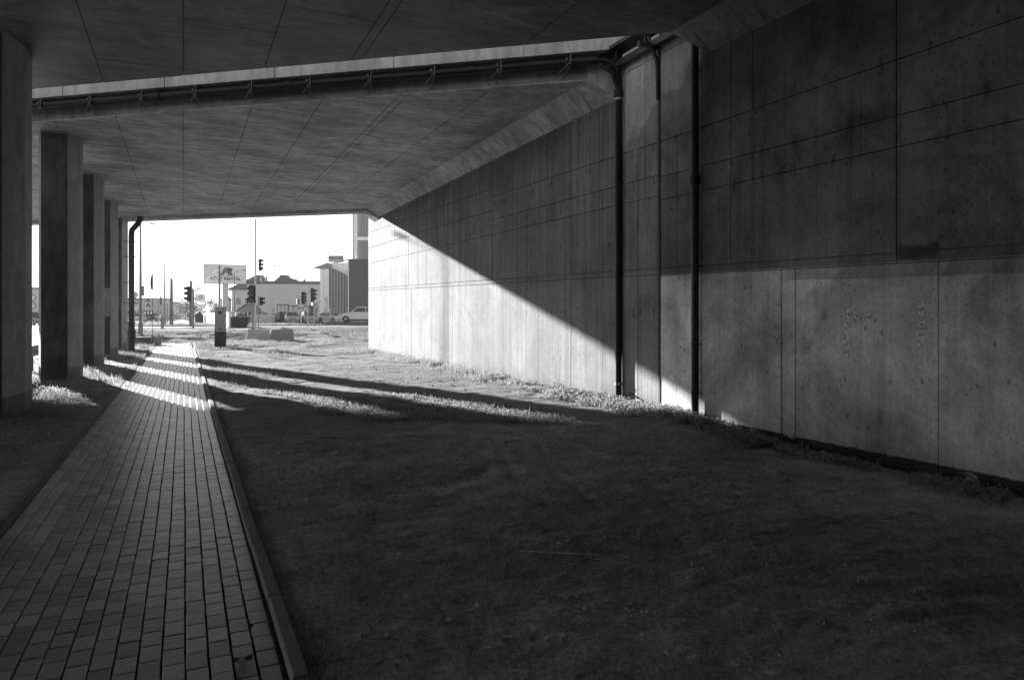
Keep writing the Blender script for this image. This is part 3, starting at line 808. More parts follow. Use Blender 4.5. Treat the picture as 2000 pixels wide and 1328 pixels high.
prof = [(-.02, .46), (.03, .50), (.03, .55), (-.02, .60), (.03, .65), (.03, .70), (-.02, .76), (-.03, .76), (.018, .70), (.018, .65), (-.032, .60), (.018, .55), (.018, .50), (-.03, .46)]
for k in range(6):
    MB().extr(prof, -12+4*k+.01, -8+4*k-.01, 'y').build("rail_beam", M['grey'], rail)
for k in range(12):
    MB().box(-.14, -.04, -10.75+2*k, -10.62+2*k, -.2, .74).build("post", M['darkgrey'], rail)

# ------------------------------------------------------------------ things beyond the deck
cosY, sinY = math.cos(YAW), math.sin(YAW)
def spot(px, z):
    "plan position of something seen at column px of the photograph, z metres ahead"
    x = (px-1000)/F*z; return x*cosY+z*sinY, -x*sinY+z*cosY
def hz(py, z): return CAM_H-(py-615)*z/F
def gz_(x, y): return float(ground_h(x, y))
def at(px, z, z0=None):
    x, y = spot(px, z); return (x, y, gz_(x, y) if z0 is None else z0)

# electrical cabinet
c_ = at(430.5, 35.5)
cab = empty("utility_cabinet", c_, R(-4), label='tall grey utility cabinet with dark plinth standing right of the path end', cat='cabinet')
MB().bbox(-.26, .26, -.17, .17, .68, 1.78, .01).build("housing", M['cabinet'], cab)
MB().box(-.265, .265, -.175, .175, -.15, .45).build("plinth", M['darkgrey'], cab)
MB().box(-.255, .255, -.165, .165, .45, .68).build("plinth_collar", M['pipe_dark'], cab)
MB().bbox(-.30, .30, -.21, .21, 1.785, 1.84, .015).build("cap", M['white'], cab)
MB().box(-.245, .245, -.182, -.172, .73, 1.74).build("door", M['cabinet'], cab)
MB().box(-.09, .07, -.187, -.183, 1.50, 1.60).build("warning_plate", M['darkgrey'], cab)
MB().box(-.08, .08, -.187, -.183, .78, .84).build("maker_plate", M['darkgrey'], cab)
for s in (.9, 1.35): MB().box(.265, .285, -.02, .02, s, s+.12).build("hinge", M['darkgrey'], cab)

cab.scale = (1, 1, 1.08)
# two water-filled barriers
def barrier(px, z, rz, label, mat):
    e = empty("road_barrier", at(px, z), rz, label=label, cat='barrier', group='pale barriers on the grass')
    m = MB(); L2, h = .70, .72
    pr = [(-.20, 0), (.20, 0), (.19, .12), (.11, .66), (.10, h), (-.10, h), (-.11, .66), (-.19, .12)]
    n = len(pr); ends = [(-L2, 1.0), (L2, 1.0)]
    vs = []
    for sx, _ in ends:
        for (u, w) in pr: vs.append((sx*(1-.10*w/h), u, w))
    m.add(vs, [tuple(range(n)), tuple(reversed(range(n, 2*n)))] + [(i, n+i, n+(i+1)%n, (i+1)%n) for i in range(n)])
    m.build("shell", mat, e)
    for k in range(5):
        x = -.5+.25*k
        MB().add([(x-.05, -.225, .02), (x+.05, -.225, .02), (x+.03, -.15, .46), (x-.03, -.15, .46),
                  (x-.05, -.20, .02), (x+.05, -.20, .02), (x+.03, -.13, .46), (x-.03, -.13, .46)],
                 [(0,1,2,3), (4,7,6,5), (0,4,5,1), (1,5,6,2), (2,6,7,3), (3,7,4,0)]).build("rib", mat, e)
barrier(505, 44.5, R(-4), 'left one of two pale tapered road barriers on the grass', M['tank_light'])
barrier(551, 44.0, R(-5), 'right one of two pale tapered road barriers, greyer face', M['tank'])

# low concrete planter with feather flag
x, y, h0 = at(284, 38.2)
pl = empty("concrete_planter", (x, y, h0), R(-12), label='long low concrete block beside the farthest downpipe', cat='planter')
MB().bbox(-.95, .72, -.3, .3, -.1, .40, .02).build("block", M['edging'], pl)
MB().bbox(.35, .78, -.36, -.31, -.1, .42, .01).build("end_slab", M['kerb'], pl)
def flag(px, z, h, label, s0, w, dark='print'):
    x, y, h0 = at(px, z)
    e = empty("feather_flag", (x, y, h0), 0, label=label, cat='flag')
    MB().tube((0, 0, 0), (0, 0, h), .018, .01, n=6).build("pole", M['darkgrey'], e)
    m = MB(); pts = []
    for i in range(13):
        t = i/12; zz = s0+(h-s0)*t
        pts.append((zz, w*math.sin(math.pi*min(1, .12+t*.9))**.5))
    vs = []; fs = []
    for i, (zz, ww) in enumerate(pts):
        vs += [(0, -.006, zz), (-ww, -.006+.05*math.sin(i), zz), (0, .006, zz), (-ww, .006+.05*math.sin(i), zz)]
        if i: b = 4*i; fs += [(b-4, b-3, b+1, b), (b-2, b+2, b+3, b-1), (b-3, b-1, b+3, b+1)]
    m.add(vs, fs).build("sail", M[dark], e)
flag(298.5, 37.6, 3.75, 'tall dark feather flag standing at the concrete block', 2.9, .12)
flag(315.5, 88, 3.5, 'small distant feather flag above the small bollard', 2.3, .22)
b_ = at(316.8, 60)
bb = empty("service_post", b_, 0, label='short square service post on the far kerb', cat='post')
MB().bbox(-.11, .11, -.1, .1, -.1, .92, .02).build("body", M['grey'], bb)
MB().box(-.12, .12, -.11, .11, .925, .97).build("cap", M['darkgrey'], bb)

# lamp pole left
def lamp_head(e, p, d, l=.7):
    p = Vector(p); d = Vector(d).normalized(); u = Vector((0, 0, 1)); w = d.cross(u)
    vs = []
    for t, ww, hh in ((0, .06, .05), (.35*l, .13, .10), (.8*l, .11, .08), (l, .03, .02)):
        q = p+d*t
        vs += [q-w*ww-u*.03, q+w*ww-u*.03, q+w*ww*.5+u*hh, q-w*ww*.5+u*hh]
    fs = [(0,1,2,3), (12,15,14,13)]
    for k in range(3):
        for i in range(4): fs.append((4*k+i, 4*k+4+i, 4*k+4+(i+1)%4, 4*k+(i+1)%4))
    MB().add(vs, fs).build("lamp_head", M['grey'], e, smooth=False)
def street_lamp(px, z, h, arm, label, r0=.09, r1=.045, mat='grey', dirx=1, ah=.0, steps=False):
    x, y, h0 = at(px, z)
    e = empty("street_lamp", (x, y, h0-.05), 0, label=label, cat='street lamp')
    MB().tube((0, 0, 0), (0, 0, h*.12), r0*1.4, n=10).build("pole_base", M[mat], e)
    MB().tube((0, 0, h*.12), (0, 0, h), r0, r1, n=10).build("pole", M[mat], e)
    if arm:
        MB().path([(0, 0, h-.1), (dirx*arm*.3, 0, h+.05+ah*.5), (dirx*arm, 0, h+.12+ah)], .025, 6).build("arm", M[mat], e)
        lamp_head(e, (dirx*arm, 0, h+.12+ah), (dirx, 0, -.05))
    return e
street_lamp(274.5, 46, 7.05, 0, 'tall steel lamp pole left of the path beyond the downpipe', .10, .05)
e = bpy.context.scene.objects["street_lamp"] if "street_lamp" in bpy.context.scene.objects else None
for ob in COL.objects:
    if ob.name == "street_lamp":
        MB().tube((0, 0, 6.9), (0, 0, 9.6), .05, .035, n=8).build("pole_top", M['grey'], ob)
        MB().path([(0, 0, 9.5), (.4, 0, 9.6), (1.2, 0, 9.6)], .03, 6).build("arm", M['grey'], ob)
        lamp_head(ob, (1.2, 0, 9.6), (1, 0, 0))
        MB().box(.06, .2, -.1, .1, 2.6, 3.2).build("junction_box", M['grey'], ob)
street_lamp(281, 90, 12.5, .6, 'far street lamp whose head shows just under the deck edge left', .05, .03, 'lightgrey')
street_lamp(286, 150, 11.6, .5, 'distant slim street lamp seen between left lamp pole and flag', .05, .03, 'lightgrey')
street_lamp(511.3, 85, 6.9, 1.0, 'slim street lamp with lens-shaped head right of the tall signal pole', .05, .04, 'lightgrey')
street_lamp(321.5, 78, 6.6, 0, 'thin banded mast between the flag and the thick wooden pole', .11, .04, 'grey')
street_lamp(458, 100, 7.0, 1.0, 'thin lamp post with slanting arm in front of the billboard', .05, .04, 'darkgrey', 1, .28)

def wood_pole(px, z, h, label, r=.15, cross=False):
    x, y, h0 = at(px, z)
    e = empty("utility_pole", (x, y, h0-.1), 0, label=label, cat='utility pole')
    MB().tube((0, 0, 0), (0, 0, h), r, r*.62, n=10).build("pole", M['wood'], e)
    for k in range(3 if cross else 1):
        z_ = h-.35-.55*k
        MB().tube((-.28, 0, z_), (.28, 0, z_+.05), .025, n=6).build("crossarm", M['darkgrey'], e)
        for s in (-.25, .25): MB().tube((s, 0, z_), (s, 0, z_+.16), .04, n=6).build("insulator", M['lightgrey'], e)
    return e
wood_pole(335, 74, 4.95, 'thick leaning wooden pole left of the distant path', .19)
wood_pole(373, 68, 4.5, 'dark thick pole directly behind the left traffic signal', .16)
wood_pole(428.5, 84, 7.0, 'wooden utility pole with wires in front of the billboard', .14, True)
x, y, h0 = at(372, 100)
mst = empty("aerial_mast", (x, y, h0), 0, label='very thin aerial mast above the left traffic signal', cat='mast')
MB().tube((0, 0, 0), (0, 0, 5.9), .06, .02, n=6).build("mast", M['grey'], mst)
wr = empty("overhead_wires", (0, 0, 0), label='thin wires sagging from the wooden pole across the billboard', cat='wires')
for k in range(4):
    a = Vector(at(428.5, 84, 7.25-.42*k)); b = Vector(at(395+k*2, 98, 5.9-.35*k)); pts = []
    for i in range(8):
        t = i/7; p_ = a.lerp(b, t); p_.z -= .12*math.sin(math.pi*t); pts.append(p_)
    MB().path(pts, .009, 4).build("wire", M['grey'], wr)

# traffic signals
def signal_head(e, c, face, n=3, s=1.0, plate=False):
    "c centre of the housing, face unit direction the lenses look to"
    c = Vector(c); f = Vector(face).normalized(); u = Vector((0, 0, 1)); w = f.cross(u)
    def bx(c0, hw, hd, hh, name, mat):
        vs = [c0+w*a*hw+f*b*hd+u*d*hh for d in (-1, 1) for a, b in ((-1,-1),(1,-1),(1,1),(-1,1))]
        return MB().add(vs, [(0,3,2,1),(4,5,6,7),(0,1,5,4),(1,2,6,5),(2,3,7,6),(3,0,4,7)]).build(name, mat, e)
    hh = .17*n*s
    bx(c, .15*s, .09*s, hh, "housing", M['black'])
    if plate: bx(c-f*.10*s, .23*s, .008, hh+.10*s, "backing_board", M['black'])
    for k in range(n):
        q = c+u*((n-1)/2-k)*.335*s+f*.092*s
        MB().disc(q, f, .115*s, .02).build("lens", M['lens'], e)
        m = MB(); N = 9; vs = []; fs = []
        for i in range(N+1):
            a = R(-20)+R(220)*i/N
            for t, rr in ((0, .13*s), (.20*s, .13*s), (.20*s, .142*s), (0, .142*s)):
                t2 = t*(1 if a > 0 and a < math.pi else .6)
                vs.append(q+f*t2+w*math.cos(a)*rr+u*math.sin(a)*rr)
            if i:
                b = 4*i
                for j in range(4): fs.append((b-4+j, b-4+(j+1)%4, b+(j+1)%4, b+j))
        m.add(vs, fs).build("visor", M['black'], e)
def signal(px, z, hpole, heads, label, rp=.055, mat='grey', z0=None):
    x, y, h0 = at(px, z)
    e = empty("traffic_signal", (x, y, h0-.05), 0, label=label, cat='traffic light', group='traffic lights at the crossing')
    MB().tube((0, 0, 0), (0, 0, hpole), rp, rp*.85, n=10).build("pole", M[mat], e)
    MB().tube((0, 0, 0), (0, 0, .12), rp*2.2, n=10).build("pole_base", M['darkgrey'], e)
    for (dx, zc, face, n, s, pl_) in heads: 
        signal_head(e, (dx, 0, zc), face, n, s, pl_)
        MB().box(min(0, dx), max(0, dx), -.02, .02, zc+.3*s, zc+.34*s).build("head_bracket", M['darkgrey'], e)
    return e
signal(377.6, 60, 3.35, [(-.33, 2.95, (-1, -.35, 0), 3, 1.25, False)], 'traffic light on the left by the dark pole, hoods facing left', .075)
signal(498.8, 60, 9.2, [(.36, 5.40, (1, -.25, 0), 3, .98, False)], 'very tall signal pole with one high head, hoods facing right', .07, 'lightgrey')
signal(494.0, 54, 3.3, [(-.10, 2.7, (-.6, -.8, 0), 3, 1.15, True)], 'traffic light at the foot of the tall pole, cluster of dark heads', .07)
signal(505.0, 56, 2.7, [(.20, 2.28, (.9, -.45, 0), 2, .95, False)], 'small two-lens signal right of the tall pole', .05)
signal(483.8, 72, 3.1, [(0, 2.6, (-.9, .3, 0), 2, .8, False)], 'small signal on thin post left of the tall pole', .045)
signal(588.0, 74, 3.6, [(.30, 2.95, (.45, -.9, 0), 3, 1.05, True), (-.32, 2.6, (.1, -1, 0), 2, .85, False)], 'double signal group left of the two on the right', .06, 'lightgrey')
signal(601.0, 70, 3.75, [(.52, 3.15, (.75, -.65, 0), 3, 1.12, True)], 'tallest right-hand signal with three lit hoods', .06, 'lightgrey')
signal(613.5, 72, 3.5, [(-.16, 3.0, (.9, .2, 0), 2, .6, False)], 'thin signal post at the right of the group with small back-facing head', .05, 'lightgrey')

# signs on the left
def text(s_, size, mat, parent, loc, rot=(R(90), 0, 0), ext=.01, name="lettering", bold=0.0, align='CENTER'):
    cu = bpy.data.curves.new(name, 'FONT'); cu.body = s_; cu.size = size; cu.extrude = ext; cu.offset = bold
    cu.align_x = align; cu.align_y = 'CENTER'
    o = bpy.data.objects.new(name, cu); COL.objects.link(o); o.data.materials.append(mat)
    dg = bpy.context.evaluated_depsgraph_get(); me = bpy.data.meshes.new_from_object(o.evaluated_get(dg))
    bpy.data.objects.remove(o); o = bpy.data.objects.new(name, me); COL.objects.link(o)
    if not me.materials: me.materials.append(mat)
    o.parent = parent; o.location = loc; o.rotation_euler = rot
    return o
x, y, h0 = at(262, 74)
sg = empty("speed_sign", (x, y, h0), R(6), label='stack of round road signs with 70 limit left of the lamp pole', cat='road sign')
MB().tube((0, 0, 0), (0, 0, 3.55), .04, n=8).build("pole", M['grey'], sg)
for zc, rr in ((3.15, .36), (2.38, .36)):
    MB().disc((0, -.05, zc), (0, 1, 0), rr, .02, 24).build("sign_rim", M['printmid'], sg)
    MB().disc((0, -.066, zc), (0, 1, 0), rr*.80, .01, 24).build("sign_face", M['board'], sg)
text("70", .40, M['print'], sg, (0, -.08, 2.37), bold=.008)
MB().box(-.2, -.02, -.085, -.073, 3.08, 3.24).build("lorry_symbol", M['print'], sg)
MB().box(.03, .22, -.085, -.073, 3.08, 3.16).build("car_symbol", M['print'], sg)
MB().box(-.26, .26, -.06, -.04, 1.60, 1.92).build("plate", M['board'], sg); MB().box(-.12, .26, -.06, -.04, 1.2, 1.5).build("plate", M['board'], sg)
MB().box(-.04, .22, -.075, -.062, 1.28, 1.42).build("plate_mark", M['print'], sg); MB().box(-.2, .0, -.075, -.062, 1.68, 1.84).build("plate_mark", M['printmid'], sg)
x, y, h0 = at(281.5, 80)
ts = empty("warning_sign", (x, y, h0), R(-4), label='two stacked dark triangular road signs left of the feather flag', cat='road sign')
MB().tube((0, 0, 0), (0, 0, 3.3), .045, n=8).build("pole", M['grey'], ts)
for zc in (2.55, 2.0):
    m = MB().extr([(-.02+.12, zc), (.12+.56, zc), (.12+.27, zc+.48)], -.06, -.04, 'y'); m.build("triangle_plate", M['printmid'], ts)
MB().box(-.05, .95, -.08, -.04, 1.10, 1.55).build("direction_board", M['darkgrey'], ts)
for k in range(3): MB().box(.03+.3*k, .2+.3*k, -.1, -.082, 1.18, 1.47).build("board_panel", M['board'], ts)
x, y, h0 = at(62, 60)
rs = empty("road_sign", (x, y, h0), R(10), label='two round road signs seen through the first column gap', cat='road sign')
MB().tube((0, 0, 0), (0, 0, 3.0), .04, n=8).build("pole", M['grey'], rs)
for zc in (2.6, 1.95):
    MB().disc((0, -.05, zc), (0, 1, 0), .3, .02, 20).build("sign_rim", M['printmid'], rs)
    MB().disc((0, -.066, zc), (0, 1, 0), .23, .01, 20).build("sign_face", M['board'], rs)
for px, z, h, lb in ((309, 95, 2.9, 'bare thin grey post between the parked cars and small flag'), (327, 90, 2.4, 'short thin post left of the thick wooden pole')):
    e = empty("post", at(px, z), 0, label=lb, cat='post')
    MB().tube((0, 0, 0), (0, 0, h), .06, n=8).build("shaft", M['grey'], e)
    MB().tube((0, 0, h), (0, 0, h+.06), .07, n=8).build("cap", M['grey'], e)

# billboard with its lettering
x, y, h0 = at(440, 108)
bl = empty("billboard", (x, y, h0), 0, label='large pale advertising billboard on a single column behind the wooden pole', cat='billboard')
zc = 7.2
MB().box(-2.92, 2.92, -.12, .12, zc-1.38, zc+1.38).build("panel", M['board'], bl)
for a, b, c_, d in ((-3.0, 3.0, zc+1.38, zc+1.46), (-3.0, 3.0, zc-1.46, zc-1.38), (-3.0, -2.92, zc-1.38, zc+1.38), (2.92, 3.0, zc-1.38, zc+1.38)):
    MB().box(a, b, -.15, .15, c_, d).build("frame", M['grey'], bl)
MB().box(-.42, .42, -.3, .3, -.2, zc-1.47).build("column", M['lightgrey'], bl)
text("ATUT RENTAL", .66, M['print'], bl, (.05, -.14, zc-.68), ext=.012, bold=.02)
MB().box(-2.1, 2.3, -.135, -.122, zc-.27, zc-.23).build("underline", M['printmid'], bl)
MB().extr([(-.75, zc-.15), (-.15, zc+1.0), (.25, zc+1.0), (.85, zc-.15), (.4, zc-.15), (.12, zc+.35), (-.3, zc-.15)], -.15, -.122, 'y').build("logo_letter_a", M['printmid'], bl)
MB().extr([(.1, zc+1.0), (.75, zc+1.0), (.98, zc+.85), (.98, zc+.5), (.8, zc+.35), (1.12, zc-.15), (.7, zc-.15), (.45, zc+.3), (.3, zc+.62)], -.165, -.151, 'y').build("logo_letter_r", M['print'], bl)

# small hanging sign boards and kiosk
x, y, h0 = at(385, 118)
sb = empty("pylon_sign", (x, y, h0), 0, label='small two-panel white pylon sign right of the tree', cat='sign')
for s in (-.05, 1.2): MB().tube((s, 0, 0), (s, 0, 4.6), .06, n=8).build("post", M['grey'], sb)
MB().box(.02, 1.12, -.06, .06, 3.2, 4.6).build("panel", M['board'], sb); MB().box(.02, 1.12, -.06, .06, 2.1, 2.9).build("panel", M['board'], sb)
MB().disc((.57, -.08, 4.0), (0, 1, 0), .3, .02, 12).build("emblem", M['printmid'], sb)
MB().disc((.57, -.095, 4.0), (0, 1, 0), .16, .02, 12).build("emblem_centre", M['board'], sb)
x, y, h0 = at(388, 100)
ks = empty("kiosk", (x, y, h0), 0, label='small dark gabled kiosk left of the pale fence', cat='kiosk')
MB().extr([(-.5, 0), (.6, 0), (.6, 1.1), (.1, 1.5), (-.5, 1.1)], -.8, .8, 'y').build("body", M['darkgrey'], ks)
MB().extr([(-.75, 1.0), (.1, 1.58), (.7, 1.16), (.7, 1.2), (.1, 1.66), (-.75, 1.06)], -.9, .9, 'y').build("roof", M['lightgrey'], ks)

# pale concrete fence
fa, fb = Vector(at(448, 61)), Vector(at(396, 105))
fn = empty("concrete_fence", (0, 0, 0), label='pale solid panel fence running back behind the cabinet', cat='fence')
N = 14; d = (fb-fa)/N; dn = Vector((d.x, d.y, 0)).normalized(); pn = Vector((-dn.y, dn.x, 0))*.03
for k in range(N):
    a, b = fa+d*k+dn*.08, fa+d*(k+1)-dn*.08
    vs = [a-pn, b-pn, b+pn, a+pn]; zz = 1.28
    MB().add([(v.x, v.y, .4) for v in vs]+[(v.x, v.y, .55+zz) for v in vs], [(0,3,2,1),(4,5,6,7),(0,1,5,4),(1,2,6,5),(2,3,7,6),(3,0,4,7)]).build("fence_panel", M['white'], fn)
    q = fa+d*k; MB().box(q.x-.09, q.x+.09, q.y-.09, q.y+.09, .3, 1.92).build("fence_post", M['white'], fn)

# buildings
def gable(px, z, label, name, cat, *parts): pass
# hall
x, y, _ = at(560, 150)
hall = empty("industrial_hall", (x, y, .5), R(-18), label='long plain grey hall with flat dark roof edge', cat='building')
MB().box(-8.0, 7.4, 0, 14, -.5, 7.5).build("wall", M['hall'], hall)
MB().box(-8.1, 7.5, -.1, 14.1, 7.5, 8.15).build("roof_edge", M['roof'], hall)
for s in (-3.0, 2.2): MB().box(s-.22, s+.22, -.10, -.005, -.4, 7.48).build("pilaster", M['lightgrey'], hall)
for s, hh in ((-5.6, 8.9), (-4.6, 9.2)): MB().tube((s, 2, 8.1), (s, 2, hh), .18, n=8).build("chimney", M['darkgrey'], hall)
MB().extr([(-3.4, 8.1), (-2.0, 9.35), (-1.0, 9.35), (2.4, 8.1)], 3, 9, 'y').build("raised_roof", M['roof'], hall)
MB().box(-2.2, -.8, 4, 8, 9.355, 9.65).build("roof_vent", M['darkgrey'], hall)
for s in (1.5, 3.2, 6.6): MB().box(s, s+.4, 1, 1.4, 8.1, 8.6).build("roof_unit", M['darkgrey'], hall)
x, y, _ = at(482, 172)
hs = empty("house", (x, y, .5), R(-14), label='house with hipped dark roof left of the grey hall', cat='house')
MB().box(-2.7, 3.9, 0, 8, -.5, 5.6).build("wall", M['hall'], hs)
MB().add([(-3.6, -.6, 5.6), (4.3, -.6, 5.6), (4.3, 8.6, 5.6), (-3.6, 8.6, 5.6), (1.3, 3.2, 8.7), (2.3, 4.6, 8.7)],
         [(0,3,2,1), (0,1,4), (1,5,4), (1,2,5), (2,3,5), (3,4,5), (3,0,4)]).build("roof", M['roof'], hs)
MB().box(-1.6, -1.55, -.03, -.005, 0, 5.5).build("wall_seam", M['darkgrey'], hs)
for s in (-2.0, .2, 2.4):
    w_ = MB().box(s, s+.9, -.04, -.006, 2.9, 4.1).build("window", M['glass'], hs)
    MB().box(s-.06, s+.96, -.09, -.045, 2.78, 2.86).build("sill", M['lightgrey'], w_)
x, y, _ = at(446, 150)
h2 = empty("house", (x, y, .5), 0, label='low dark house sliver right of the billboard column', cat='house')
MB().box(-1.5, .6, 0, 5, -.4, 4.2).build("wall", M['grey'], h2)
MB().extr([(-1.7, 4.2), (.8, 4.2), (-.4, 5.4)], -.2, 5.2, 'y').build("roof", M['roof'], h2)
w_ = MB().box(-.9, -.1, -.04, -.005, 1.6, 2.8).build("window", M['glass'], h2); MB().box(-.95, -.05, -.08, -.045, 1.5, 1.56).build("sill", M['lightgrey'], w_)

hs.scale = (1.26, 1.26, 1.26)
# dark-clad showroom
x, y, _ = at(680, 118)
sr = empty("showroom", (x, y, .5), R(-24.6), label='modern building with dark slatted wedge and tall dark slab left of the wall', cat='building')
ft = lambda px: (px-680)/F*118
zz = lambda py: hz(py, 118)-.5
def rect(name, a, b, t, bo, y0, y1, mat, par=sr): return MB().box(ft(a), ft(b), y0, y1, zz(bo), zz(t)).build(name, mat, par)
rect("slab_wall", 681.5, 735, 506, 640, 0, 5, M['darkgrey'])
rect("slab_frame", 679.6, 681.4, 505, 640, -.1, 5, M['white'])
# slatted wedge: slats of falling height
n = 20
for k in range(n):
    a = 641+(679-641)*k/n; b = 641+(679-641)*(k+1)/n
    tp = 520+(539-520)*(k+.5)/n
    rect("cladding_board", a+.12, b-.12, tp, 640, .9+.0*k, 1.4, M['grey'] if k % 3 else M['darkgrey'])
MB().box(ft(641), ft(679.4), 1.42, 5, zz(640), zz(540)).build("wedge_core", M['darkgrey'], sr)
MB().add([(ft(640), .6, zz(516)), (ft(679.4), .6, zz(537.5)), (ft(679.4), 5, zz(507)), (ft(640), 5, zz(516.5)),
          (ft(640), .6, zz(518)), (ft(679.4), .6, zz(539.5)), (ft(679.4), 5, zz(509)), (ft(640), 5, zz(518))],
         [(0,1,2,3), (4,7,6,5), (0,4,5,1), (1,5,6,2), (2,6,7,3), (3,7,4,0)]).build("sloping_soffit", M['lightgrey'], sr)
rect("fascia", 639, 640.6, 516, 640, .5, 1.6, M['white'])
MB().add([(ft(639), .4, zz(516)), (ft(679.5), .4, zz(505)), (ft(679.5), 1, zz(505)), (ft(639), 1, zz(516)),
          (ft(639), .4, zz(518.5)), (ft(679.5), .4, zz(507.5)), (ft(679.5), 1, zz(507.5)), (ft(639), 1, zz(518.5))],
         [(0,1,2,3), (4,7,6,5), (0,4,5,1), (1,5,6,2), (2,6,7,3), (3,7,4,0)]).build("roof_trim", M['white'], sr)
# tall louvred building behind
x, y, _ = at(690, 150)
tb = empty("office_tower", (x, y, .5), R(-24.6), label='tall pale building with vertical louvres rising behind the showroom', cat='building')
f2 = lambda px: (px-690)/F*150
z2 = lambda py: hz(py, 150)-.5
def rect2(name, a, b, t, bo, y0, y1, mat): return MB().box(f2(a), f2(b), y0, y1, z2(bo), z2(t)).build(name, mat, tb)
rect2("core_wall", 695.5, 745, 400, 640, .6, 8, M['towerwhite'])
rect2("corner_post", 690.5, 695.2, 380, 640, -.1, .5, M['towerwhite'])
rect2("edge_line", 688.6, 690.2, 395, 640, 0, .4, M['darkgrey'])
rect2("floor_beam", 695.4, 745, 463, 470, -.3, .55, M['towerwhite'])
for k in range(16):
    a = 696.2+3.0*k
    rect2("louvre", a, a+.8, 380, 462.5, .1, .5, M['grey']); rect2("louvre", a, a+.9, 470.6, 560, .1, .5, M['grey'])
# sign box and canopy
x, y, _ = at(655, 112)
cn = empty("roof_sign", (x, y, hz(512, 112)), R(-24.6), label='dark rooftop sign box above the slatted wedge', cat='sign')
MB().box(-1.1, 1.2, 0, .4, 0, 1.0).build("box", M['grey'], cn)
MB().box(-1.1, 1.2, -.02, -.003, .05, .08).build("trim", M['lightgrey'], cn)
text("DOM BANK", .36, M['board'], cn, (.05, -.02, .22), bold=.01) if False else None
for k in range(6): MB().box(-.95+.33*k, -.72+.33*k, -.03, -.003, .14, .36).build("lettering", M['board'], cn)
x, y, _ = at(625, 114)
cp = empty("canopy", (x, y, 0), R(-24.6), label='thin dark pointed canopy left of the rooftop sign', cat='canopy')
g2 = lambda px: (px-625)/F*114
MB().add([(g2(610), 0, hz(523.6, 114)), (g2(640), 0, hz(523.6, 114)), (g2(640), 0, hz(513, 114)), (g2(610), 3, hz(523.2, 114)), (g2(640), 3, hz(523.6, 114)), (g2(640), 3, hz(513, 114))],
         [(0,1,2), (3,5,4), (0,3,4,1), (1,4,5,2), (2,5,3,0)]).build("roof_blade", M['grey'], cp)
MB().box(g2(627), g2(628), 1, 1.2, .4, hz(523.8, 114)).build("post", M['white'], cp)
x, y, _ = at(640, 125)
wh = empty("white_annex", (x, y, .5), R(-24.6), label='bright white annex wall behind the canopy', cat='building')
MB().box(-1.35, .6, 0, 4, -.4, hz(523, 125)-.5).build("wall", M['white'], wh)
MB().box(-1.36, -.4, -.12, -.005, 3.3, 3.5).build("ledge", M['lightgrey'], wh)
MB().box(-.5, -.08, -.3, -.005, 0, hz(580, 125)-.5).build("lower_block", M['lightgrey'], wh)

# chain-link style fence in front of the yard
fc = empty("wire_fence", (0, 0, 0), label='thin wire fence across the yard in front of the cars', cat='fence')
A, B = Vector(at(556, 84, .5)), Vector(at(668, 80, .5))
for k in range(8):
    p_ = A.lerp(B, k/7); MB().tube(p_, p_+Vector((0, 0, 1.75)), .03, n=6).build("fence_post", M['grey'], fc)
for hh in (.15, .6, 1.05, 1.4, 1.72):
    MB().tube(A+Vector((0, 0, hh)), B+Vector((0, 0, hh)), .008, n=4).build("fence_wire", M['grey'], fc)

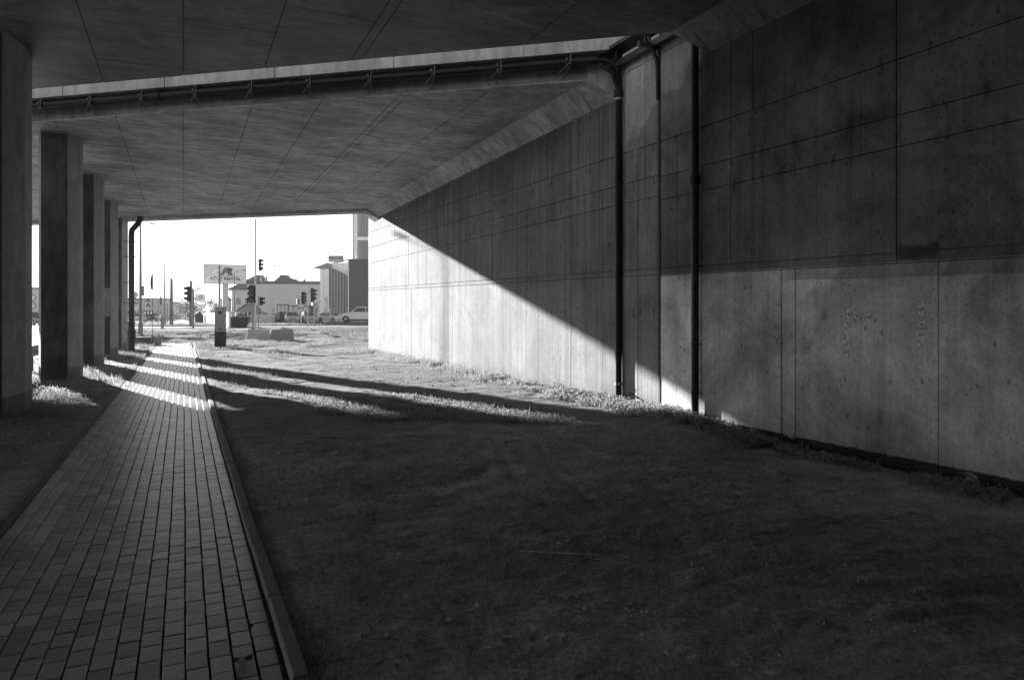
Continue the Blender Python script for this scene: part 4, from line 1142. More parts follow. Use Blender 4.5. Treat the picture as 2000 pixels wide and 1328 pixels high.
# ------------------------------------------------------------------ vehicles
def wheel(par, x, y, r=.33, w=.2):
    s = 1 if y > 0 else -1
    t_ = MB().tube((x, y-w/2, r), (x, y+w/2, r), r, n=18).build("wheel", M['black'], par, smooth=True)
    MB().tube((x, y+s*w/2, r), (x, y+s*(w/2+.015), r), r*.52, n=12).build("rim", M['steel'], t_)
def car(px, z, head, label, paint, suv=False, z0=None):
    e = empty("parked_car", at(px, z, z0), head, label=label, cat='car')
    L2 = 2.35 if suv else 2.1; W2 = .93 if suv else .86; H_ = 1.78 if suv else 1.46; gc = .28 if suv else .2
    belt = 1.08 if suv else .92; hood = 1.02 if suv else .84
    side = [(-L2+.05, gc), (L2-.25, gc), (L2-.02, gc+.18), (L2, gc+.38), (L2-.06, hood-.26), (L2-.22, hood-.12), (L2-.6, hood-.02), (L2-1.15, belt), (-L2+.3, belt), (-L2+.06, belt-.15), (-L2, gc+.3)]
    # body: loft across with rounded shoulders
    m = MB(); n = len(side); vs = []
    for yy, sc in ((-W2, .94), (-W2*.94, 1.0), (W2*.94, 1.0), (W2, .94)):
        for (u, w) in side:
            cz = (gc+belt)/2; vs.append((u*(.97+.03*(sc-.94)/.06), yy, cz+(w-cz)*(.9 if sc < 1 else 1)))
    fs = [tuple(range(n)), tuple(reversed(range(3*n, 4*n)))]
    for j in range(3):
        for i in range(n): fs.append((j*n+i, (j+1)*n+i, (j+1)*n+(i+1)%n, j*n+(i+1)%n))
    body = m.add(vs, fs).build("body", paint, e, smooth=True)
    # arches
    for wx in (L2-.85, -L2+.85):
        for s in (-1, 1):
            MB().tube((wx, s*(W2-.15), .34), (wx, s*(W2+.006), .34), .40, n=18).build("wheel_arch", M['black'], e)
            wheel(e, wx, s*(W2-.09), .35 if suv else .31)
    rf, rr = (L2-2.15, -L2+.55) if suv else (L2-1.85, -L2+.95)
    w0 = 1.35 if suv else 1.1
    cb = [(L2-w0, belt-.02), (rf, H_), (rr, H_-.02), (-L2+.12, belt-.02)]
    m = MB(); vs = []
    for s in (-1, 1):
        for k, (u, w) in enumerate(cb): vs.append((u, s*(W2*.93 if k in (0, 3) else W2*.74), w))
    m.add(vs, [(0,1,2,3), (7,6,5,4), (0,4,5,1), (1,5,6,2), (2,6,7,3), (3,7,4,0)]).build("cabin", paint, e)
    def lerp(a, b, t): return a+(b-a)*t
    # glass
    for s in (-1, 1):
        def q(u, t):  # point on the cabin side
            z_ = lerp(belt, H_, t); ys = lerp(W2*.93, W2*.74, t)+.006; return (u, s*ys, z_)
        c0, c1 = lerp(L2-w0, rf, .12)-.14, lerp(L2-w0, rf, .86)-.10
        m0 = (rf+rr)/2
        for (a0, a1, b1, b0) in ((c0, c1, m0+.04, m0+.04), (m0-.04, m0-.04, lerp(-L2+.12, rr, .86)+.12, lerp(-L2+.12, rr, .12)+.2)):
            vs = [q(a0, .12), q(a1, .86), q(b1, .86), q(b0, .12)]
            MB().add(vs, [(0,1,2,3)]).build("side_window", M['glass'], e)
    fr = lambda t, yy, o_: (lerp(L2-w0, rf, t)+o_, yy, lerp(belt, H_, t)+o_*.6)
    MB().add([fr(.1, -W2*.82, .01), fr(.1, W2*.82, .01), fr(.9, W2*.66, .01), fr(.9, -W2*.66, .01)], [(0,1,2,3)]).build("windscreen", M['glass'], e)
    bk = lambda t, yy: (lerp(-L2+.12, rr, t)-.012, yy, lerp(belt, H_, t)+.006)
    MB().add([bk(.15, -W2*.78), bk(.15, W2*.78), bk(.85, W2*.66), bk(.85, -W2*.66)], [(3,2,1,0)]).build("rear_window", M['glass'], e)
    for s in (-1, 1):
        MB().bbox(L2-.22, L2-.02, s*W2*.72-.17, s*W2*.72+.17, hood-.30, hood-.14, .02).build("headlight", M['lightgrey'], e)
        MB().box(-L2-.01, -L2+.12, s*W2*.8-.1, s*W2*.8+.1, belt-.3, belt-.1).build("tail_light", M['darkgrey'], e)
        MB().bbox(rf+.35, rf+.5, s*(W2+.08)-.08, s*(W2+.08)+.08, belt+.02, belt+.15, .02).build("wing_mirror", paint, e)
    MB().box(L2-.03, L2+.012, -.45, .45, gc+.28, hood-.28).build("grille", M['black'], e)
    MB().bbox(L2-.2, L2+.04, -W2*.9, W2*.9, gc, gc+.16, .02).build("bumper", M['grey'], e)
    MB().box(L2+.042, L2+.05, -.26, .26, gc+.03, gc+.13).build("number_plate", M['white'], e)
    return e
car(702, 86, R(155.4+6), 'pale estate car half hidden behind the wall end', M['carwhite'], True, .78)
car(570, 92, R(-95), 'left one of two cars parked nose-on in the yard', M['carsilver'])
car(604, 92, R(-90), 'right one of two cars parked nose-on in the yard', M['carsilver'])
car(648, 96, R(-60), 'small white car nose left of the estate car', M['carwhite'])
car(268, 112, R(-80), 'white car behind the round 70 sign', M['carwhite'])
car(290, 116, R(-70), 'dark car with pale neighbour behind the triangular signs', M['cardark'])
car(301, 122, R(-80), 'white car right of the dark car at far left', M['carwhite'])
car(72, 80, R(-60), 'dark car far along the road through the first column gap', M['cardark'])
car(525, 100, R(20), 'low pale car in the yard right of the shed', M['carwhite'])
x, y, _ = at(690, 84)
rp = MB().box(-3.6, 6, -.3, 3.2, -.4, .30).build("ramp_edge", M['darkgrey'], None, label='dark low retaining edge under the pale estate car', cat='low wall')
rp.location = (x, y, .45); rp.rotation_euler = (0, 0, R(-24.6))

def tractor(px, z, head, label, s=1.0):
    e = empty("tractor", at(px, z), head, label=label, cat='tractor'); e.scale = (s, s, s)
    MB().extr([(.1, .55), (1.55, .55), (1.6, .75), (1.55, 1.2), (1.3, 1.32), (.1, 1.38)], -.36, .36, 'y').build("bonnet", M['grey'], e)
    MB().box(-.95, .12, -.42, .42, .5, .95).build("chassis", M['darkgrey'], e)
    for (a, b) in ((.1, -.5), (.1, .5), (-.9, -.5), (-.9, .5)):
        MB().tube((a, b, .95), (a-.05, b*.94, 2.35), .045, n=6).build("cab_post", M['darkgrey'], e)
    MB().bbox(-1.05, .2, -.56, .56, 2.35, 2.48, .03).build("cab_roof", M['darkgrey'], e)
    MB().box(-.7, -.4, -.22, .22, .95, 1.5).build("seat", M['black'], e)
    MB().tube((1.0, .2, 1.3), (1.0, .2, 2.0), .04, n=6).build("exhaust", M['darkgrey'], e)
    for s_ in (-1, 1):
        t_ = MB().tube((-.55, s_*.62, .75), (-.55, s_*.95, .75), .75, n=20).build("wheel", M['black'], e)
        MB().tube((-.55, s_*.95, .75), (-.55, s_*.97, .75), .4, n=12).build("rim", M['lightgrey'], t_)
        t_ = MB().tube((1.2, s_*.55, .42), (1.2, s_*.78, .42), .42, n=16).build("wheel", M['black'], e)
        MB().tube((1.2, s_*.78, .42), (1.2, s_*.8, .42), .22, n=12).build("rim", M['lightgrey'], t_)
    return e
tractor(546, 94, R(200), 'tractor-like machine with open square cab in the yard')
tractor(577, 100, R(-60), 'second smaller cabbed machine behind the left nose-on car', .95)
def loader(px, z, head, label, lift=1.0):
    e = empty("yard_loader", at(px, z), head, label=label, cat='loader')
    MB().bbox(-1.0, .6, -.6, .6, .4, 1.3, .06).build("body", M['grey'], e)
    MB().box(-.5, .4, -.45, .45, 1.3, 2.1).build("cab", M['glass'], e)
    MB().bbox(-.55, .45, -.5, .5, 2.1, 2.2, .03).build("cab_roof", M['lightgrey'], e)
    for s in (-.65, .65):
        MB().path([(-.6, s, 1.25), (.6, s, 1.2+lift*.5), (1.4, s, .6+lift)], .07, 6).build("lift_arm", M['lightgrey'], e)
        for wx in (-.65, .4):
            t_ = MB().tube((wx, s*.95, .42), (wx, s*1.3, .42), .42, n=16).build("wheel", M['black'], e)
            MB().tube((wx, s*1.3, .42), (wx, s*1.33, .42), .2, n=10).build("rim", M['white'], t_)
    MB().extr([(1.3, .3+lift), (1.9, .2+lift), (1.6, .5+lift), (1.3, .9+lift)], -.8, .8, 'y').build("bucket", M['lightgrey'], e)
loader(590, 97, R(240), 'small loader with raised bucket between the nose-on cars')
loader(612, 101, R(-70), 'small loader behind the right nose-on car', .4)
# boom lift behind
x, y, h0 = at(612, 104)
bm_ = empty("boom_lift", (x, y, h0), 0, label='folded white boom lift against the white annex', cat='lift')
MB().bbox(-.9, .9, -.5, .5, .3, 1.2, .05).build("chassis", M['darkgrey'], bm_)
MB().path([(-.6, 0, 1.2), (.5, 0, 3.4), (1.2, 0, 3.6), (1.9, 0, 2.3), (2.4, 0, 1.7)], .12, 8).build("boom", M['white'], bm_)
MB().box(-.2, .5, -.3, .3, 1.9, 2.9).build("turret", M['grey'], bm_)
for s in (-.5, .5):
    for wx in (-.6, .6): MB().tube((wx, s*1.1, .3), (wx, s*1.4, .3), .3, n=12).build("wheel", M['black'], bm_)
x, y, h0 = at(518, 98)
for px, z, w, hgt, nm, lb, mat in ((603, 100, 1.2, 2.4, 'machine_cabinet', 'dark upright machine body behind the right-hand signals', 'darkgrey'), (573, 96, .8, 1.3, 'machine_cabinet', 'dark low machine body between two yard machines', 'darkgrey')):
    e = empty(nm, at(px, z), R(-20), label=lb, cat='machine')
    MB().bbox(-w/2, w/2, -.5, .5, .2, hgt, .06).build("body", M[mat], e); MB().box(-w*.3, w*.3, -.53, -.502, hgt*.5, hgt*.85).build("vent_panel", M['grey'], e)
    MB().box(-w*.6, w*.6, -.6, .6, 0, .2).build("base", M['black'], e)
e = empty("yard_shed", at(483, 98), R(-15), label='dark gabled shed behind the foot of the tall signal pole', cat='shed')
MB().extr([(-1.5, -.3), (1.5, -.3), (1.6, 1.5), (.6, 2.4), (-.2, 2.4), (-1.4, 1.6)], 0, 2.6, 'y').build("body", M['grey'], e)
MB().extr([(-1.75, 1.35), (-.25, 2.45), (.62, 2.45), (1.8, 1.35), (1.8, 1.45), (.65, 2.56), (-.28, 2.56), (-1.75, 1.46)], -.15, 2.75, 'y').build("roof", M['darkgrey'], e)
MB().box(-.3, .55, -.03, -.004, 0, 1.5).build("door", M['darkgrey'], e)
e = empty("water_tank", at(514, 90), R(-20), label='low grey box tank right of the shed', cat='tank')
MB().bbox(-1.6, 1.2, 0, 1.2, .1, 1.15, .05).build("body", M['lightgrey'], e); MB().box(-1.6, 1.2, -.03, 1.23, 0, .1).build("base", M['darkgrey'], e)
MB().tube((.8, .6, 1.1), (.8, .6, 1.3), .25, n=10).build("lid", M['grey'], e)
# scrap skip
e = empty("scrap_skip", at(467, 66), R(-14), label='dark skip heaped with scrap boards right of the pale fence', cat='skip')
MB().extr([(-.85, -.1), (.75, -.1), (.98, .95), (-.98, .95)], -.6, .6, 'y').build("container", M['darkgrey'], e)
MB().box(-1.02, 1.02, -.64, .64, .95, 1.02).build("rim", M['grey'], e)
rr = random.Random(3)
for k in range(26):
    a = rr.uniform(-.9, .8); b = rr.uniform(-.4, .4); l = rr.uniform(.3, .8); t_ = rr.uniform(-1.2, 1.2)
    MB().tube((a, b, .95+rr.uniform(0, .15)), (a+l*math.sin(t_), b+rr.uniform(-.2, .2), 1.0+l*abs(math.cos(t_))), rr.uniform(.02, .06), n=4).build("scrap_piece", M[rr.choice(['lightgrey', 'darkgrey', 'grey', 'white'])], e)
e = empty("cement_bag", at(487.5, 64), 0, label='pale rounded sack on the kerb left of the tall signal pole', cat='sack')
bag = MB(); 
for i in range(5):
    for j in range(10):
        th = math.pi*.5*i/4; ph = 2*math.pi*j/10; bag.v.append((.22*math.cos(th)*math.cos(ph), .16*math.cos(th)*math.sin(ph), .42*math.sin(th)*(1+.08*math.sin(3*ph))))
for i in range(4):
    for j in range(10): bag.f.append((i*10+j, i*10+(j+1)%10, (i+1)*10+(j+1)%10, (i+1)*10+j))
bag.build("sack_body", M['white'], e, smooth=True)
MB().tube((0, 0, .38), (.03, 0, .50), .04, .06, n=6).build("sack_tie", M['white'], e)

# ------------------------------------------------------------------ trees
def leaf_cloud(centres, n, size, seed):
    r = np.random.default_rng(seed); V = []; 
    P = []
    for (c, rad) in centres:
        k = int(n*rad[0]*rad[2])
        d = r.normal(size=(k, 3)); d /= np.linalg.norm(d, axis=1)[:, None]
        rr_ = r.random(k)**.45
        p = np.array(c)+d*np.array(rad)*rr_[:, None]*(1+.25*fbm(d[:, 0]*3+c[0], d[:, 2]*3+c[2], 2)[:, None])
        P.append(p)
    P = np.concatenate(P); m = len(P)
    a = r.normal(size=(m, 3)); a /= np.linalg.norm(a, axis=1)[:, None]
    b = np.cross(a, r.normal(size=(m, 3))); b /= np.linalg.norm(b, axis=1)[:, None]
    s = size*(.6+.8*r.random(m))[:, None]
    V = np.stack([P-a*s, P+b*s*.6, P+a*s, P-b*s*.6], 1).reshape(-1, 3)
    return V, np.arange(m*4).reshape(-1, 4)
def tree(px, z, h, w, label, seed, name="tree", dens=60, size=.16):
    r = random.Random(seed); e = empty(name, at(px, z), 0, label=label, cat='tree')
    tr = MB(); tr.tube((0, 0, -.2), (.1, 0, h*.35), .22*h/9, .15*h/9, n=8)
    cs = []
    for k in range(16):
        a = r.uniform(0, 6.28); q = r.uniform(.0, 1); zz_ = h*(.28+.62*q); rd = w*.5*(1-.75*abs(q-.35))*r.uniform(.3, .95)
        c = (rd*math.cos(a), rd*math.sin(a), zz_); s = w*.5*r.uniform(.22, .42)
        cs.append((c, (s, s, s*.85)))
        tr.path([(0.1, 0, h*.3+.0), (c[0]*.5, c[1]*.5, h*.3+(zz_-h*.3)*.6), c], .04*h/9+.01, 5)
    tr.build("trunk", M['wood'], e)
    V, Fc = leaf_cloud(cs, dens, size, seed)
    np_mesh("crown", V, Fc, M['leaf'], e)
tree(379, 175, 8.6, 6.5, 'large leafy tree behind the left traffic signal', 3)
tree(352, 200, 7.2, 4.2, 'paler smaller tree left of the large one', 4, dens=30)
tree(362, 150, 4.0, 5.0, 'low bushy tree at the left of the distant path', 8)
tree(412, 165, 4.6, 5.5, 'low tree behind the pale fence', 5)
tree(427, 170, 4.4, 4.0, 'low tree just left of the billboard column', 6)
def bush(px, z, w, h, label, seed):
    e = empty("bush", at(px, z), 0, label=label, cat='bush')
    r = random.Random(seed); cs = [((r.uniform(-w/2, w/2), r.uniform(-.5, .5), h*r.uniform(.3, .6)), (w*.25, w*.25, h*.42)) for _ in range(7)]
    V, Fc = leaf_cloud(cs, 160, .08, seed); np_mesh("foliage", V, Fc, M['leaf'], e)
    m = MB()
    for c, _ in cs: m.path([(0, 0, -.1), (c[0]*.5, c[1]*.5, c[2]*.5), c], .02, 5)
    m.build("stems", M['wood'], e)
bush(330, 130, 3.5, 2.2, 'scrubby bush left of the distant path', 11)
bush(345, 118, 3.0, 1.5, 'low bush right at the edge of the distant path', 12)
bush(352, 128, 2.5, 1.8, 'second low bush beside the distant path', 13)
# far line of woods and roofs on the left
V = []; r = np.random.default_rng(5); cs = []
for k in range(60):
    px = -60+k*7.5; z = 330+60*r.random(); x, y = spot(px, z); cs.append(((x, y, 2+2*r.random()), (5+3*r.random(), 4, 3+2.5*r.random())))
V, Fc = leaf_cloud(cs, 6, .8, 9)
np_mesh("far_woods", V, Fc, M['leaf'], None, kind='stuff', label='low far tree line on the horizon')
for px, z, w, h, lb in ((292, 190, 9, 5.2, 'low pale warehouse behind the triangular signs'), (318, 210, 8, 4.5, 'grey distant block between the flags'), (262, 180, 5, 5.0, 'distant pale block behind the 70 sign'), (60, 150, 9, 6.5, 'pale building seen through the first column gap')):
    e = empty("warehouse", at(px, z), R(-5), label=lb, cat='building')
    MB().box(-w/2, w/2, 0, 8, -.5, h).build("wall", M['hall'], e); MB().box(-w/2-.1, w/2+.1, -.1, 8.1, h, h+.35).build("roof", M['roof'], e)
    for k in range(3):
        w_ = MB().box(-w/2+.8+k*w*.3, -w/2+2.0+k*w*.3, -.04, -.005, 1.2, 2.3).build("window", M['glass'], e)
x, y, h0 = at(367.5, 120)
pe_ = empty("person", (x, y, h0), 0, label='tiny dark figure walking on the distant path', cat='person')
def skin(name, pts, edges, rad, mat, par):
    me = bpy.data.meshes.new(name); me.from_pydata(pts, edges, []); o = bpy.data.objects.new(name, me); COL.objects.link(o); o.parent = par
    me.materials.append(mat)
    md = o.modifiers.new("skin", 'SKIN')
    for i, rr_ in enumerate(rad): me.skin_vertices[0].data[i].radius = (rr_, rr_)
    me.skin_vertices[0].data[0].use_root = True
    o.modifiers.new("sub", 'SUBSURF').levels = 1
    return o
try:
    skin("body", [(0,0,.92),(0,0,1.2),(0,0,1.42),(0,0,1.52),(0,0,1.66),(-.19,0,1.4),(-.24,.05,1.12),(-.22,-.1,.86),(.19,0,1.4),(.24,-.05,1.12),(.22,.1,.86),(-.1,0,.88),(-.1,-.12,.48),(-.1,-.05,.05),(-.1,-.18,.03),(.1,0,.88),(.1,.12,.48),(.1,.25,.08),(.1,.12,.03)],
         [(0,1),(1,2),(2,3),(3,4),(2,5),(5,6),(6,7),(2,8),(8,9),(9,10),(0,11),(11,12),(12,13),(13,14),(0,15),(15,16),(16,17),(17,18)],
         [.15,.14,.15,.06,.10,.07,.05,.04,.07,.05,.04,.1,.07,.05,.04,.1,.07,.05,.04], M['print'], pe_)
except Exception as ex: print("skin", ex)

# ------------------------------------------------------------------ ground cover
def blades(n, xy_fn, hmin, hmax, wdt, lean, seed, clump=None):
    r = np.random.default_rng(seed); P = xy_fn(r, n); n = len(P)
    z = ground_h(P[:, 0], P[:, 1])
    h = (hmin+(hmax-hmin)*r.random(n)**1.6); a = r.random(n)*6.283; b = r.random(n)*6.283
    dx, dy = np.cos(a)*wdt*(.6+.8*r.random(n)), np.sin(a)*wdt*(.6+.8*r.random(n)); lx, ly = np.cos(b)*lean*h*r.random(n), np.sin(b)*lean*h*r.random(n)
    p0 = np.stack([P[:, 0]-dx, P[:, 1]-dy, z-.01], 1); p1 = np.stack([P[:, 0]+dx, P[:, 1]+dy, z-.01], 1)
    q0 = np.stack([P[:, 0]-dx*.8+lx*.35, P[:, 1]-dy*.8+ly*.35, z+h*.6], 1); q1 = np.stack([P[:, 0]+dx*.8+lx*.35, P[:, 1]+dy*.8+ly*.35, z+h*.6], 1)
    t0 = np.stack([P[:, 0]+lx-dx*.12, P[:, 1]+ly-dy*.12, z+h], 1); t1 = np.stack([P[:, 0]+lx+dx*.12, P[:, 1]+ly+dy*.12, z+h], 1)
    V = np.stack([p0, p1, q0, q1, t0, t1], 1).reshape(-1, 3); i = np.arange(n)*6
    return V, np.concatenate([np.stack([i, i+1, i+3, i+2], 1), np.stack([i+2, i+3, i+5, i+4], 1)])
def leaves(n, xy_fn, hmax, size, seed):
    r = np.random.default_rng(seed); P = xy_fn(r, n); n = len(P); z = ground_h(P[:, 0], P[:, 1])+hmax*r.random(n)**1.4
    C = np.stack([P[:, 0], P[:, 1], z], 1)
    a = r.normal(size=(n, 3)); a[:, 2] *= .5; a /= np.linalg.norm(a, axis=1)[:, None]
    b = np.cross(a, r.normal(size=(n, 3))+np.array([0, 0, 1.2])); b /= np.linalg.norm(b, axis=1)[:, None]
    s = size*(.5+r.random(n))[:, None]
    V = np.stack([C-a*s, C+b*s*.55, C+a*s, C-b*s*.55], 1).reshape(-1, 3)
    return V, np.arange(n*4).reshape(-1, 4)
def join(*vf):
    V, Fc, o = [], [], 0
    for v, f in vf: V.append(v); Fc.append(f+o); o += len(v)
    return np.concatenate(V), np.concatenate(Fc)
def band(p0, p1, hw, thr=.0, sc=1.5, s=0):
    p0, p1 = np.array(p0, float), np.array(p1, float)
    def f(r, n):
        t = r.random(n*3); w = r.normal(0, .5, n*3)*hw
        d = (p1-p0)/np.linalg.norm(p1-p0); nrm = np.array([-d[1], d[0]])
        P = p0+(p1-p0)*t[:, None]+nrm*w[:, None]
        keep = fbm(P[:, 0]*sc, P[:, 1]*sc, 3, s) > thr; return P[keep][:n]
    return f
def area_fn(x0, x1, y0, y1, thr=.05, sc=.8, s=0, avoid=True):
    def f(r, n):
        P = np.stack([x0+(x1-x0)*r.random(n*3), y0+(y1-y0)*r.random(n*3)], 1)
        k = fbm(P[:, 0]*sc, P[:, 1]*sc, 3, s) > thr
        if avoid: k &= ~((P[:, 0] > -1.3)*(P[:, 0] < .55)*(P[:, 1] < 45.5))
        return P[k][:n]
    return f
def patch(poly_fn, thr=-.05, sc=1.6, s_=0):
    def f(r, n):
        P = np.stack([1.2+5.2*r.random(n*6), 9.2+7.3*r.random(n*6)], 1)
        w = poly_fn(P[:, 0], P[:, 1]) + .55*fbm(P[:, 0]*sc, P[:, 1]*sc*.8, 4, s_)
        return P[w > .15][:n]
    return f
def seg(p0, p1, w0, w1):
    p0, p1 = np.array(p0), np.array(p1)
    def f(x, y):
        d = p1-p0; L = np.linalg.norm(d); d = d/L; t = ((x-p0[0])*d[0]+(y-p0[1])*d[1])/L; tt = np.clip(t, 0, 1)
        dist = np.hypot(x-(p0[0]+tt*L*d[0]), y-(p0[1]+tt*L*d[1])); return 1-dist/(w0+(w1-w0)*tt)
    return f
s1, s2, s3 = seg((1.7, 15.6), (3.3, 11.0), .28, .75), seg((3.4, 14.4), (5.2, 9.9), .2, .7), seg((2.7, 12.0), (4.6, 10.4), .7, .8)
pf_ = lambda x, y: np.maximum(np.maximum(s1(x, y), s2(x, y)), s3(x, y))
V, Fc = join(blades(3500, patch(pf_, .0, s_=3), .01, .07, .005, 1.3, 1), leaves(24000, patch(pf_, s_=3), .055, .016, 2), blades(260, patch(pf_, s_=3), .05, .15, .004, .8, 5))
np_mesh("weeds", V, Fc, M['weed'], None, kind='stuff', label='strip of low weeds crossing the soil in the sunlight')
V, Fc = join(blades(3500, band((6.85, 7.3), (6.95, 16.5), .30, -.12, 1.2, 5), .03, .13, .004, 1.0, 3),
             leaves(26000, band((6.75, 7.0), (6.85, 16.5), .42, -.08, 1.6, 5), .11, .019, 4),
             leaves(5000, band((6.9, 4), (6.85, 8), .25, .0, 1.2, 5), .09, .018, 34),
             blades(5000, band((6.95, 16), (7.0, 30.5), .3, 0, 1.2, 5), .04, .2, .005, .8, 5))
np_mesh("weeds", V, Fc, M['weed'], None, kind='stuff', label='leafy weeds along the foot of the wall')
V, Fc = join(blades(2500, area_fn(-3.9, -1.5, 13.5, 19.5, -.02, 1.0, 2), .03, .12, .004, 1.0, 6), leaves(8000, area_fn(-3.9, -1.5, 14.6, 19.3, .03, 1.6, 2), .09, .018, 7),
             blades(7000, area_fn(-3.9, -1.32, 19.5, 40, .0, 1.0, 4), .04, .16, .005, .7, 8), blades(2500, area_fn(-3.6, -1.32, 6, 14, .1, 1.2, 4), .02, .06, .003, .9, 18))
np_mesh("weeds", V, Fc, M['weed'], None, kind='stuff', label='weeds round the feet of the columns')
V, Fc = join(blades(70000, area_fn(-4.8, 22, 29, 57, -.02, .5, 14), .04, .17, .008, .8, 9), blades(9000, area_fn(.7, 7, 16, 30, .16, .9, 12), .02, .09, .005, .9, 10),
             blades(20000, area_fn(-4.8, 30, 78.3, 100, .0, .3, 14), .06, .22, .02, .8, 19))
np_mesh("grass", V, Fc, M['grass'], None, kind='stuff', label='rough short grass beyond the flyover')
# tufts along the kerb and crumbs of soil
V, Fc = join(blades(1400, band((.56, 3), (.56, 30), .05, .05, 2, 4), .01, .05, .003, 1.0, 11), leaves(1200, band((.57, 2.8), (.57, 16), .06, .05, 2, 4), .02, .012, 12))
np_mesh("weeds", V, Fc, M['weed'], None, kind='stuff', label='sparse tufts along the kerb')

def chips(n, fn, smin, smax, mat, name, label, seed, flat=.45):
    r = np.random.default_rng(seed); P = fn(r, n); n = len(P); V = []; Fc = []
    base = np.array([(1,0,0),(.2,.95,.1),(-.9,.3,0),(-.5,-.8,.05),(.5,-.85,0),(.05,0,.8),(0,0,-.5)])
    fcs = np.array([(0,1,5),(1,2,5),(2,3,5),(3,4,5),(4,0,5),(1,0,6),(2,1,6),(3,2,6),(4,3,6),(0,4,6)])
    z = ground_h(P[:, 0], P[:, 1])
    for i in range(n):
        s = smin+(smax-smin)*r.random()**4; a = r.random()*6.28
        b = base*(1+.3*r.normal(size=base.shape)); b = b*np.array([s, s*.7, s*flat])
        q = b.copy(); q[:, 0] = b[:, 0]*math.cos(a)-b[:, 1]*math.sin(a)+P[i, 0]; q[:, 1] = b[:, 0]*math.sin(a)+b[:, 1]*math.cos(a)+P[i, 1]; q[:, 2] = b[:, 2]+z[i]+s*.15
        V.append(q); Fc.append(fcs+7*i)
    return np_mesh(name, np.concatenate(V), np.concatenate(Fc), mat, None, kind='stuff', label=label)
chips(1500, area_fn(.6, 7.0, 2.4, 12, -.2, .8, 4), .003, .011, M['chip'], "gravel", 'pale stone chips scattered over the soil', 41)
chips(420, area_fn(1.2, 3.6, 2.5, 4.6, -.1, .8, 7), .005, .016, M['chip'], "gravel", 'cluster of stone chips nearest the camera', 43)
chips(14000, area_fn(.55, 7.1, 2.4, 9, -.2, 1.2, 1), .003, .022, M['soil'], "soil_crumbs", 'crumbs and clods of soil', 42, .6)
chips(1500, area_fn(.55, 7.1, 10, 22, -.2, 1.2, 1), .006, .04, M['soil'], "soil_crumbs", 'clods of soil in the sunlit ground', 44, .5)
chips(260, area_fn(.6, 7.0, 2.5, 12, -.2, 1.5, 9), .006, .028, M['twig'], "leaf_litter", 'small dry leaf flakes on the soil', 47, .12)
chips(300, area_fn(-3.6, -1.4, 6, 24, -.2, 1.2, 1), .005, .03, M['chip'], "gravel", 'stone chips left of the path', 45)

st_ = [(1.28, 3.58, .016), (1.48, 3.68, .018), (1.66, 3.18, .020), (1.74, 3.16, .016), (1.49, 3.26, .012), (1.29, 4.6, .015), (1.91, 6.78, .022), (1.44, 3.80, .012), (2.0, 3.4, .012), (1.9, 3.1, .012), (2.1, 3.0, .013), (1.6, 2.95, .012)]
SL = ['pale pebble farthest left in the near pebble cluster', 'elongated pale pebble above the centre of the near cluster', 'largest pale pebble of the touching pair near the bottom', 'smaller right pebble of the touching pair near the bottom',
      'small pebble just left of the touching pair', 'lone white pebble in mid soil above the near cluster', 'lone pale pebble well up the soil right of the kerb', 'small pebble topmost in the near cluster', 'small pebble to the right, farthest back of the right group',
      'small pebble right of the touching pair, middle of the right group', 'pebble farthest right of the near cluster', 'lowest small pebble close to the bottom edge of the picture']
for i, (x, y, r_) in enumerate(st_):
    m = MB(); q = random.Random(i)
    for a_ in range(7):
        for b_ in range(4):
            th = 2*math.pi*a_/7; ph = -.5+b_*.62; k_ = r_*q.uniform(.8, 1.15)
            m.v.append((k_*math.cos(th)*math.cos(ph)*1.2, k_*math.sin(th)*math.cos(ph)*.8, k_*math.sin(ph)*.6))
    for a_ in range(7):
        for b_ in range(3): m.f.append((a_*4+b_, ((a_+1)%7)*4+b_, ((a_+1)%7)*4+b_+1, a_*4+b_+1))
    m.f.append(tuple(a_*4+3 for a_ in range(7)))
    o = m.build("pale_stone", M['chip'], None, label=SL[i], cat='stone', group='pale pebbles on the dark soil'); o.location = (x, y, gz_(x, y)+r_*.25)

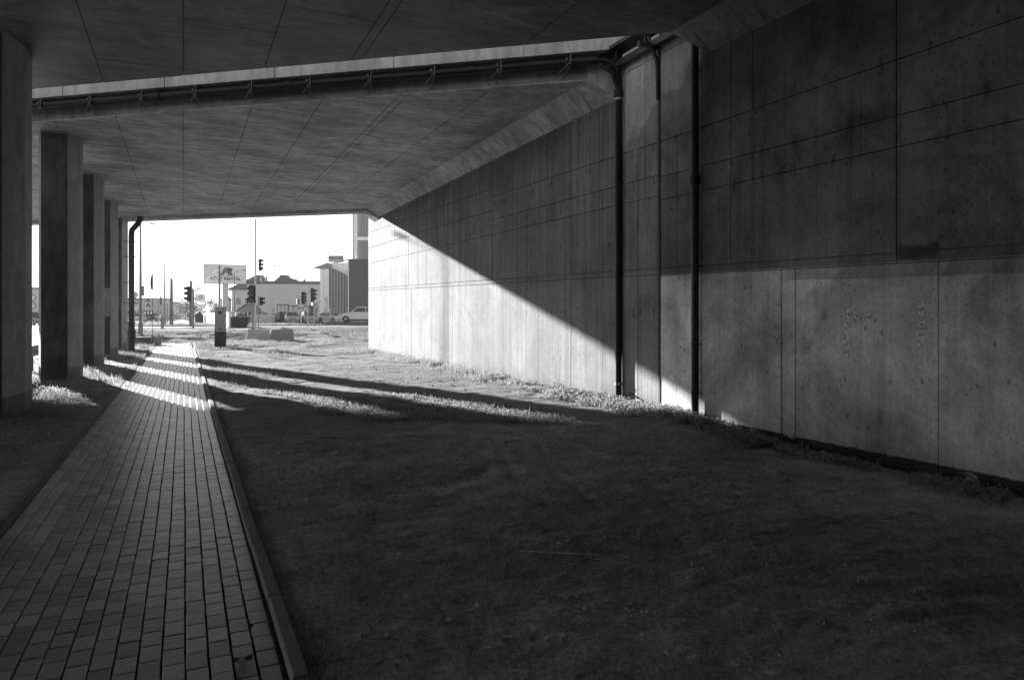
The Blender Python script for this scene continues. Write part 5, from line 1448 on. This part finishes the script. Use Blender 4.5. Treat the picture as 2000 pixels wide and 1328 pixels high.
def scrap(px_xy, s, label, name="paper_scrap", mat='white', cat='litter', seed=1):
    r = random.Random(seed); x, y = px_xy; h = gz_(x, y)
    m = MB(); n = 5; vs = []
    for i in range(n):
        for j in range(4):
            vs.append(((i/(n-1)-.5)*s, (j/3-.5)*s*.55, .012+s*.18*r.random()))
    fs = [(i*4+j, (i+1)*4+j, (i+1)*4+j+1, i*4+j+1) for i in range(n-1) for j in range(3)]
    o = m.add(vs, fs).build(name, M[mat], None, label=label, cat=cat); o.location = (x, y, h); o.rotation_euler = (0, 0, r.uniform(0, 6)); return o
scrap((.98, 8.65), .10, 'crumpled white scrap on the soil right of the kerb', seed=2)
scrap((1.90, 18.9), .20, 'bright pale lump on the sunlit soil', seed=3)
scrap((-2.2, 22.4), .35, 'white plastic rag between the second and third column', seed=4)
scrap((2.02, 6.25), .035, 'small white fragment on the dark soil', seed=5)
scrap((1.68, 4.5), .028, 'tiny white fragment nearer the camera', seed=6)
def stick(p, label, r=.004):
    pts = [(x, y, gz_(x, y)+.012+.004*math.sin(3*i)) for i, (x, y) in enumerate(p)]
    m = MB().path(pts, r, 5); o = m.build("twig", M['twig'], None, label=label, cat='twig'); return o
stick([(2.04, 4.33), (2.2, 4.25), (2.35, 4.17), (2.51, 4.09)], 'long straight pale straw lying on the soil')
stick([(3.97, 7.77), (3.97, 7.6), (3.87, 7.46)], 'short bent pale straw on the soil to the right')
stick([(6.3, 8.05), (6.45, 8.0), (6.55, 7.93), (6.68, 7.9)], 'small forked twig by the foot of the wall', .008)
stick([(-1.75, 8.3), (-1.7, 8.4)], 'short pale straw left of the path')
# dry leaf on the bricks
lf = MB(); 
for i in range(7):
    a = i/6; lf.v += [(a*.10-.05, -.028*math.sin(math.pi*a), .012+.014*math.sin(6*a)), (a*.10-.05, 0, .006+.01*a), (a*.10-.05, .028*math.sin(math.pi*a), .014+.012*math.cos(5*a))]
    if i: b = 3*i; lf.f += [(b-3, b, b+1, b-2), (b-2, b+1, b+2, b-1)]
o = lf.build("dry_leaf", M['wood'], None, label='curled dry leaf on the bricks near the kerb', cat='leaf'); o.location = (.25, 3.54, 0.0); o.rotation_euler = (0, 0, R(20))

hz_ = MB().box(-720, 720, -115, 1220, -1.4, 32).build("haze", None, None, kind='stuff', label='thin bright air over the whole place')
hm = bpy.data.materials.new("haze"); hm.use_nodes = True; hm.node_tree.nodes.clear()
pv_ = hm.node_tree.nodes.new("ShaderNodeVolumePrincipled"); pv_.inputs["Density"].default_value = .0004; pv_.inputs["Color"].default_value = (.95, .95, .95, 1)
pv_.inputs["Anisotropy"].default_value = 0
ho = hm.node_tree.nodes.new("ShaderNodeOutputMaterial"); hm.node_tree.links.new(pv_.outputs[0], ho.inputs["Volume"]); hz_.data.materials.append(hm)

print("objects", len(bpy.data.objects), "tris", sum(len(m.polygons)*2 for m in bpy.data.meshes))
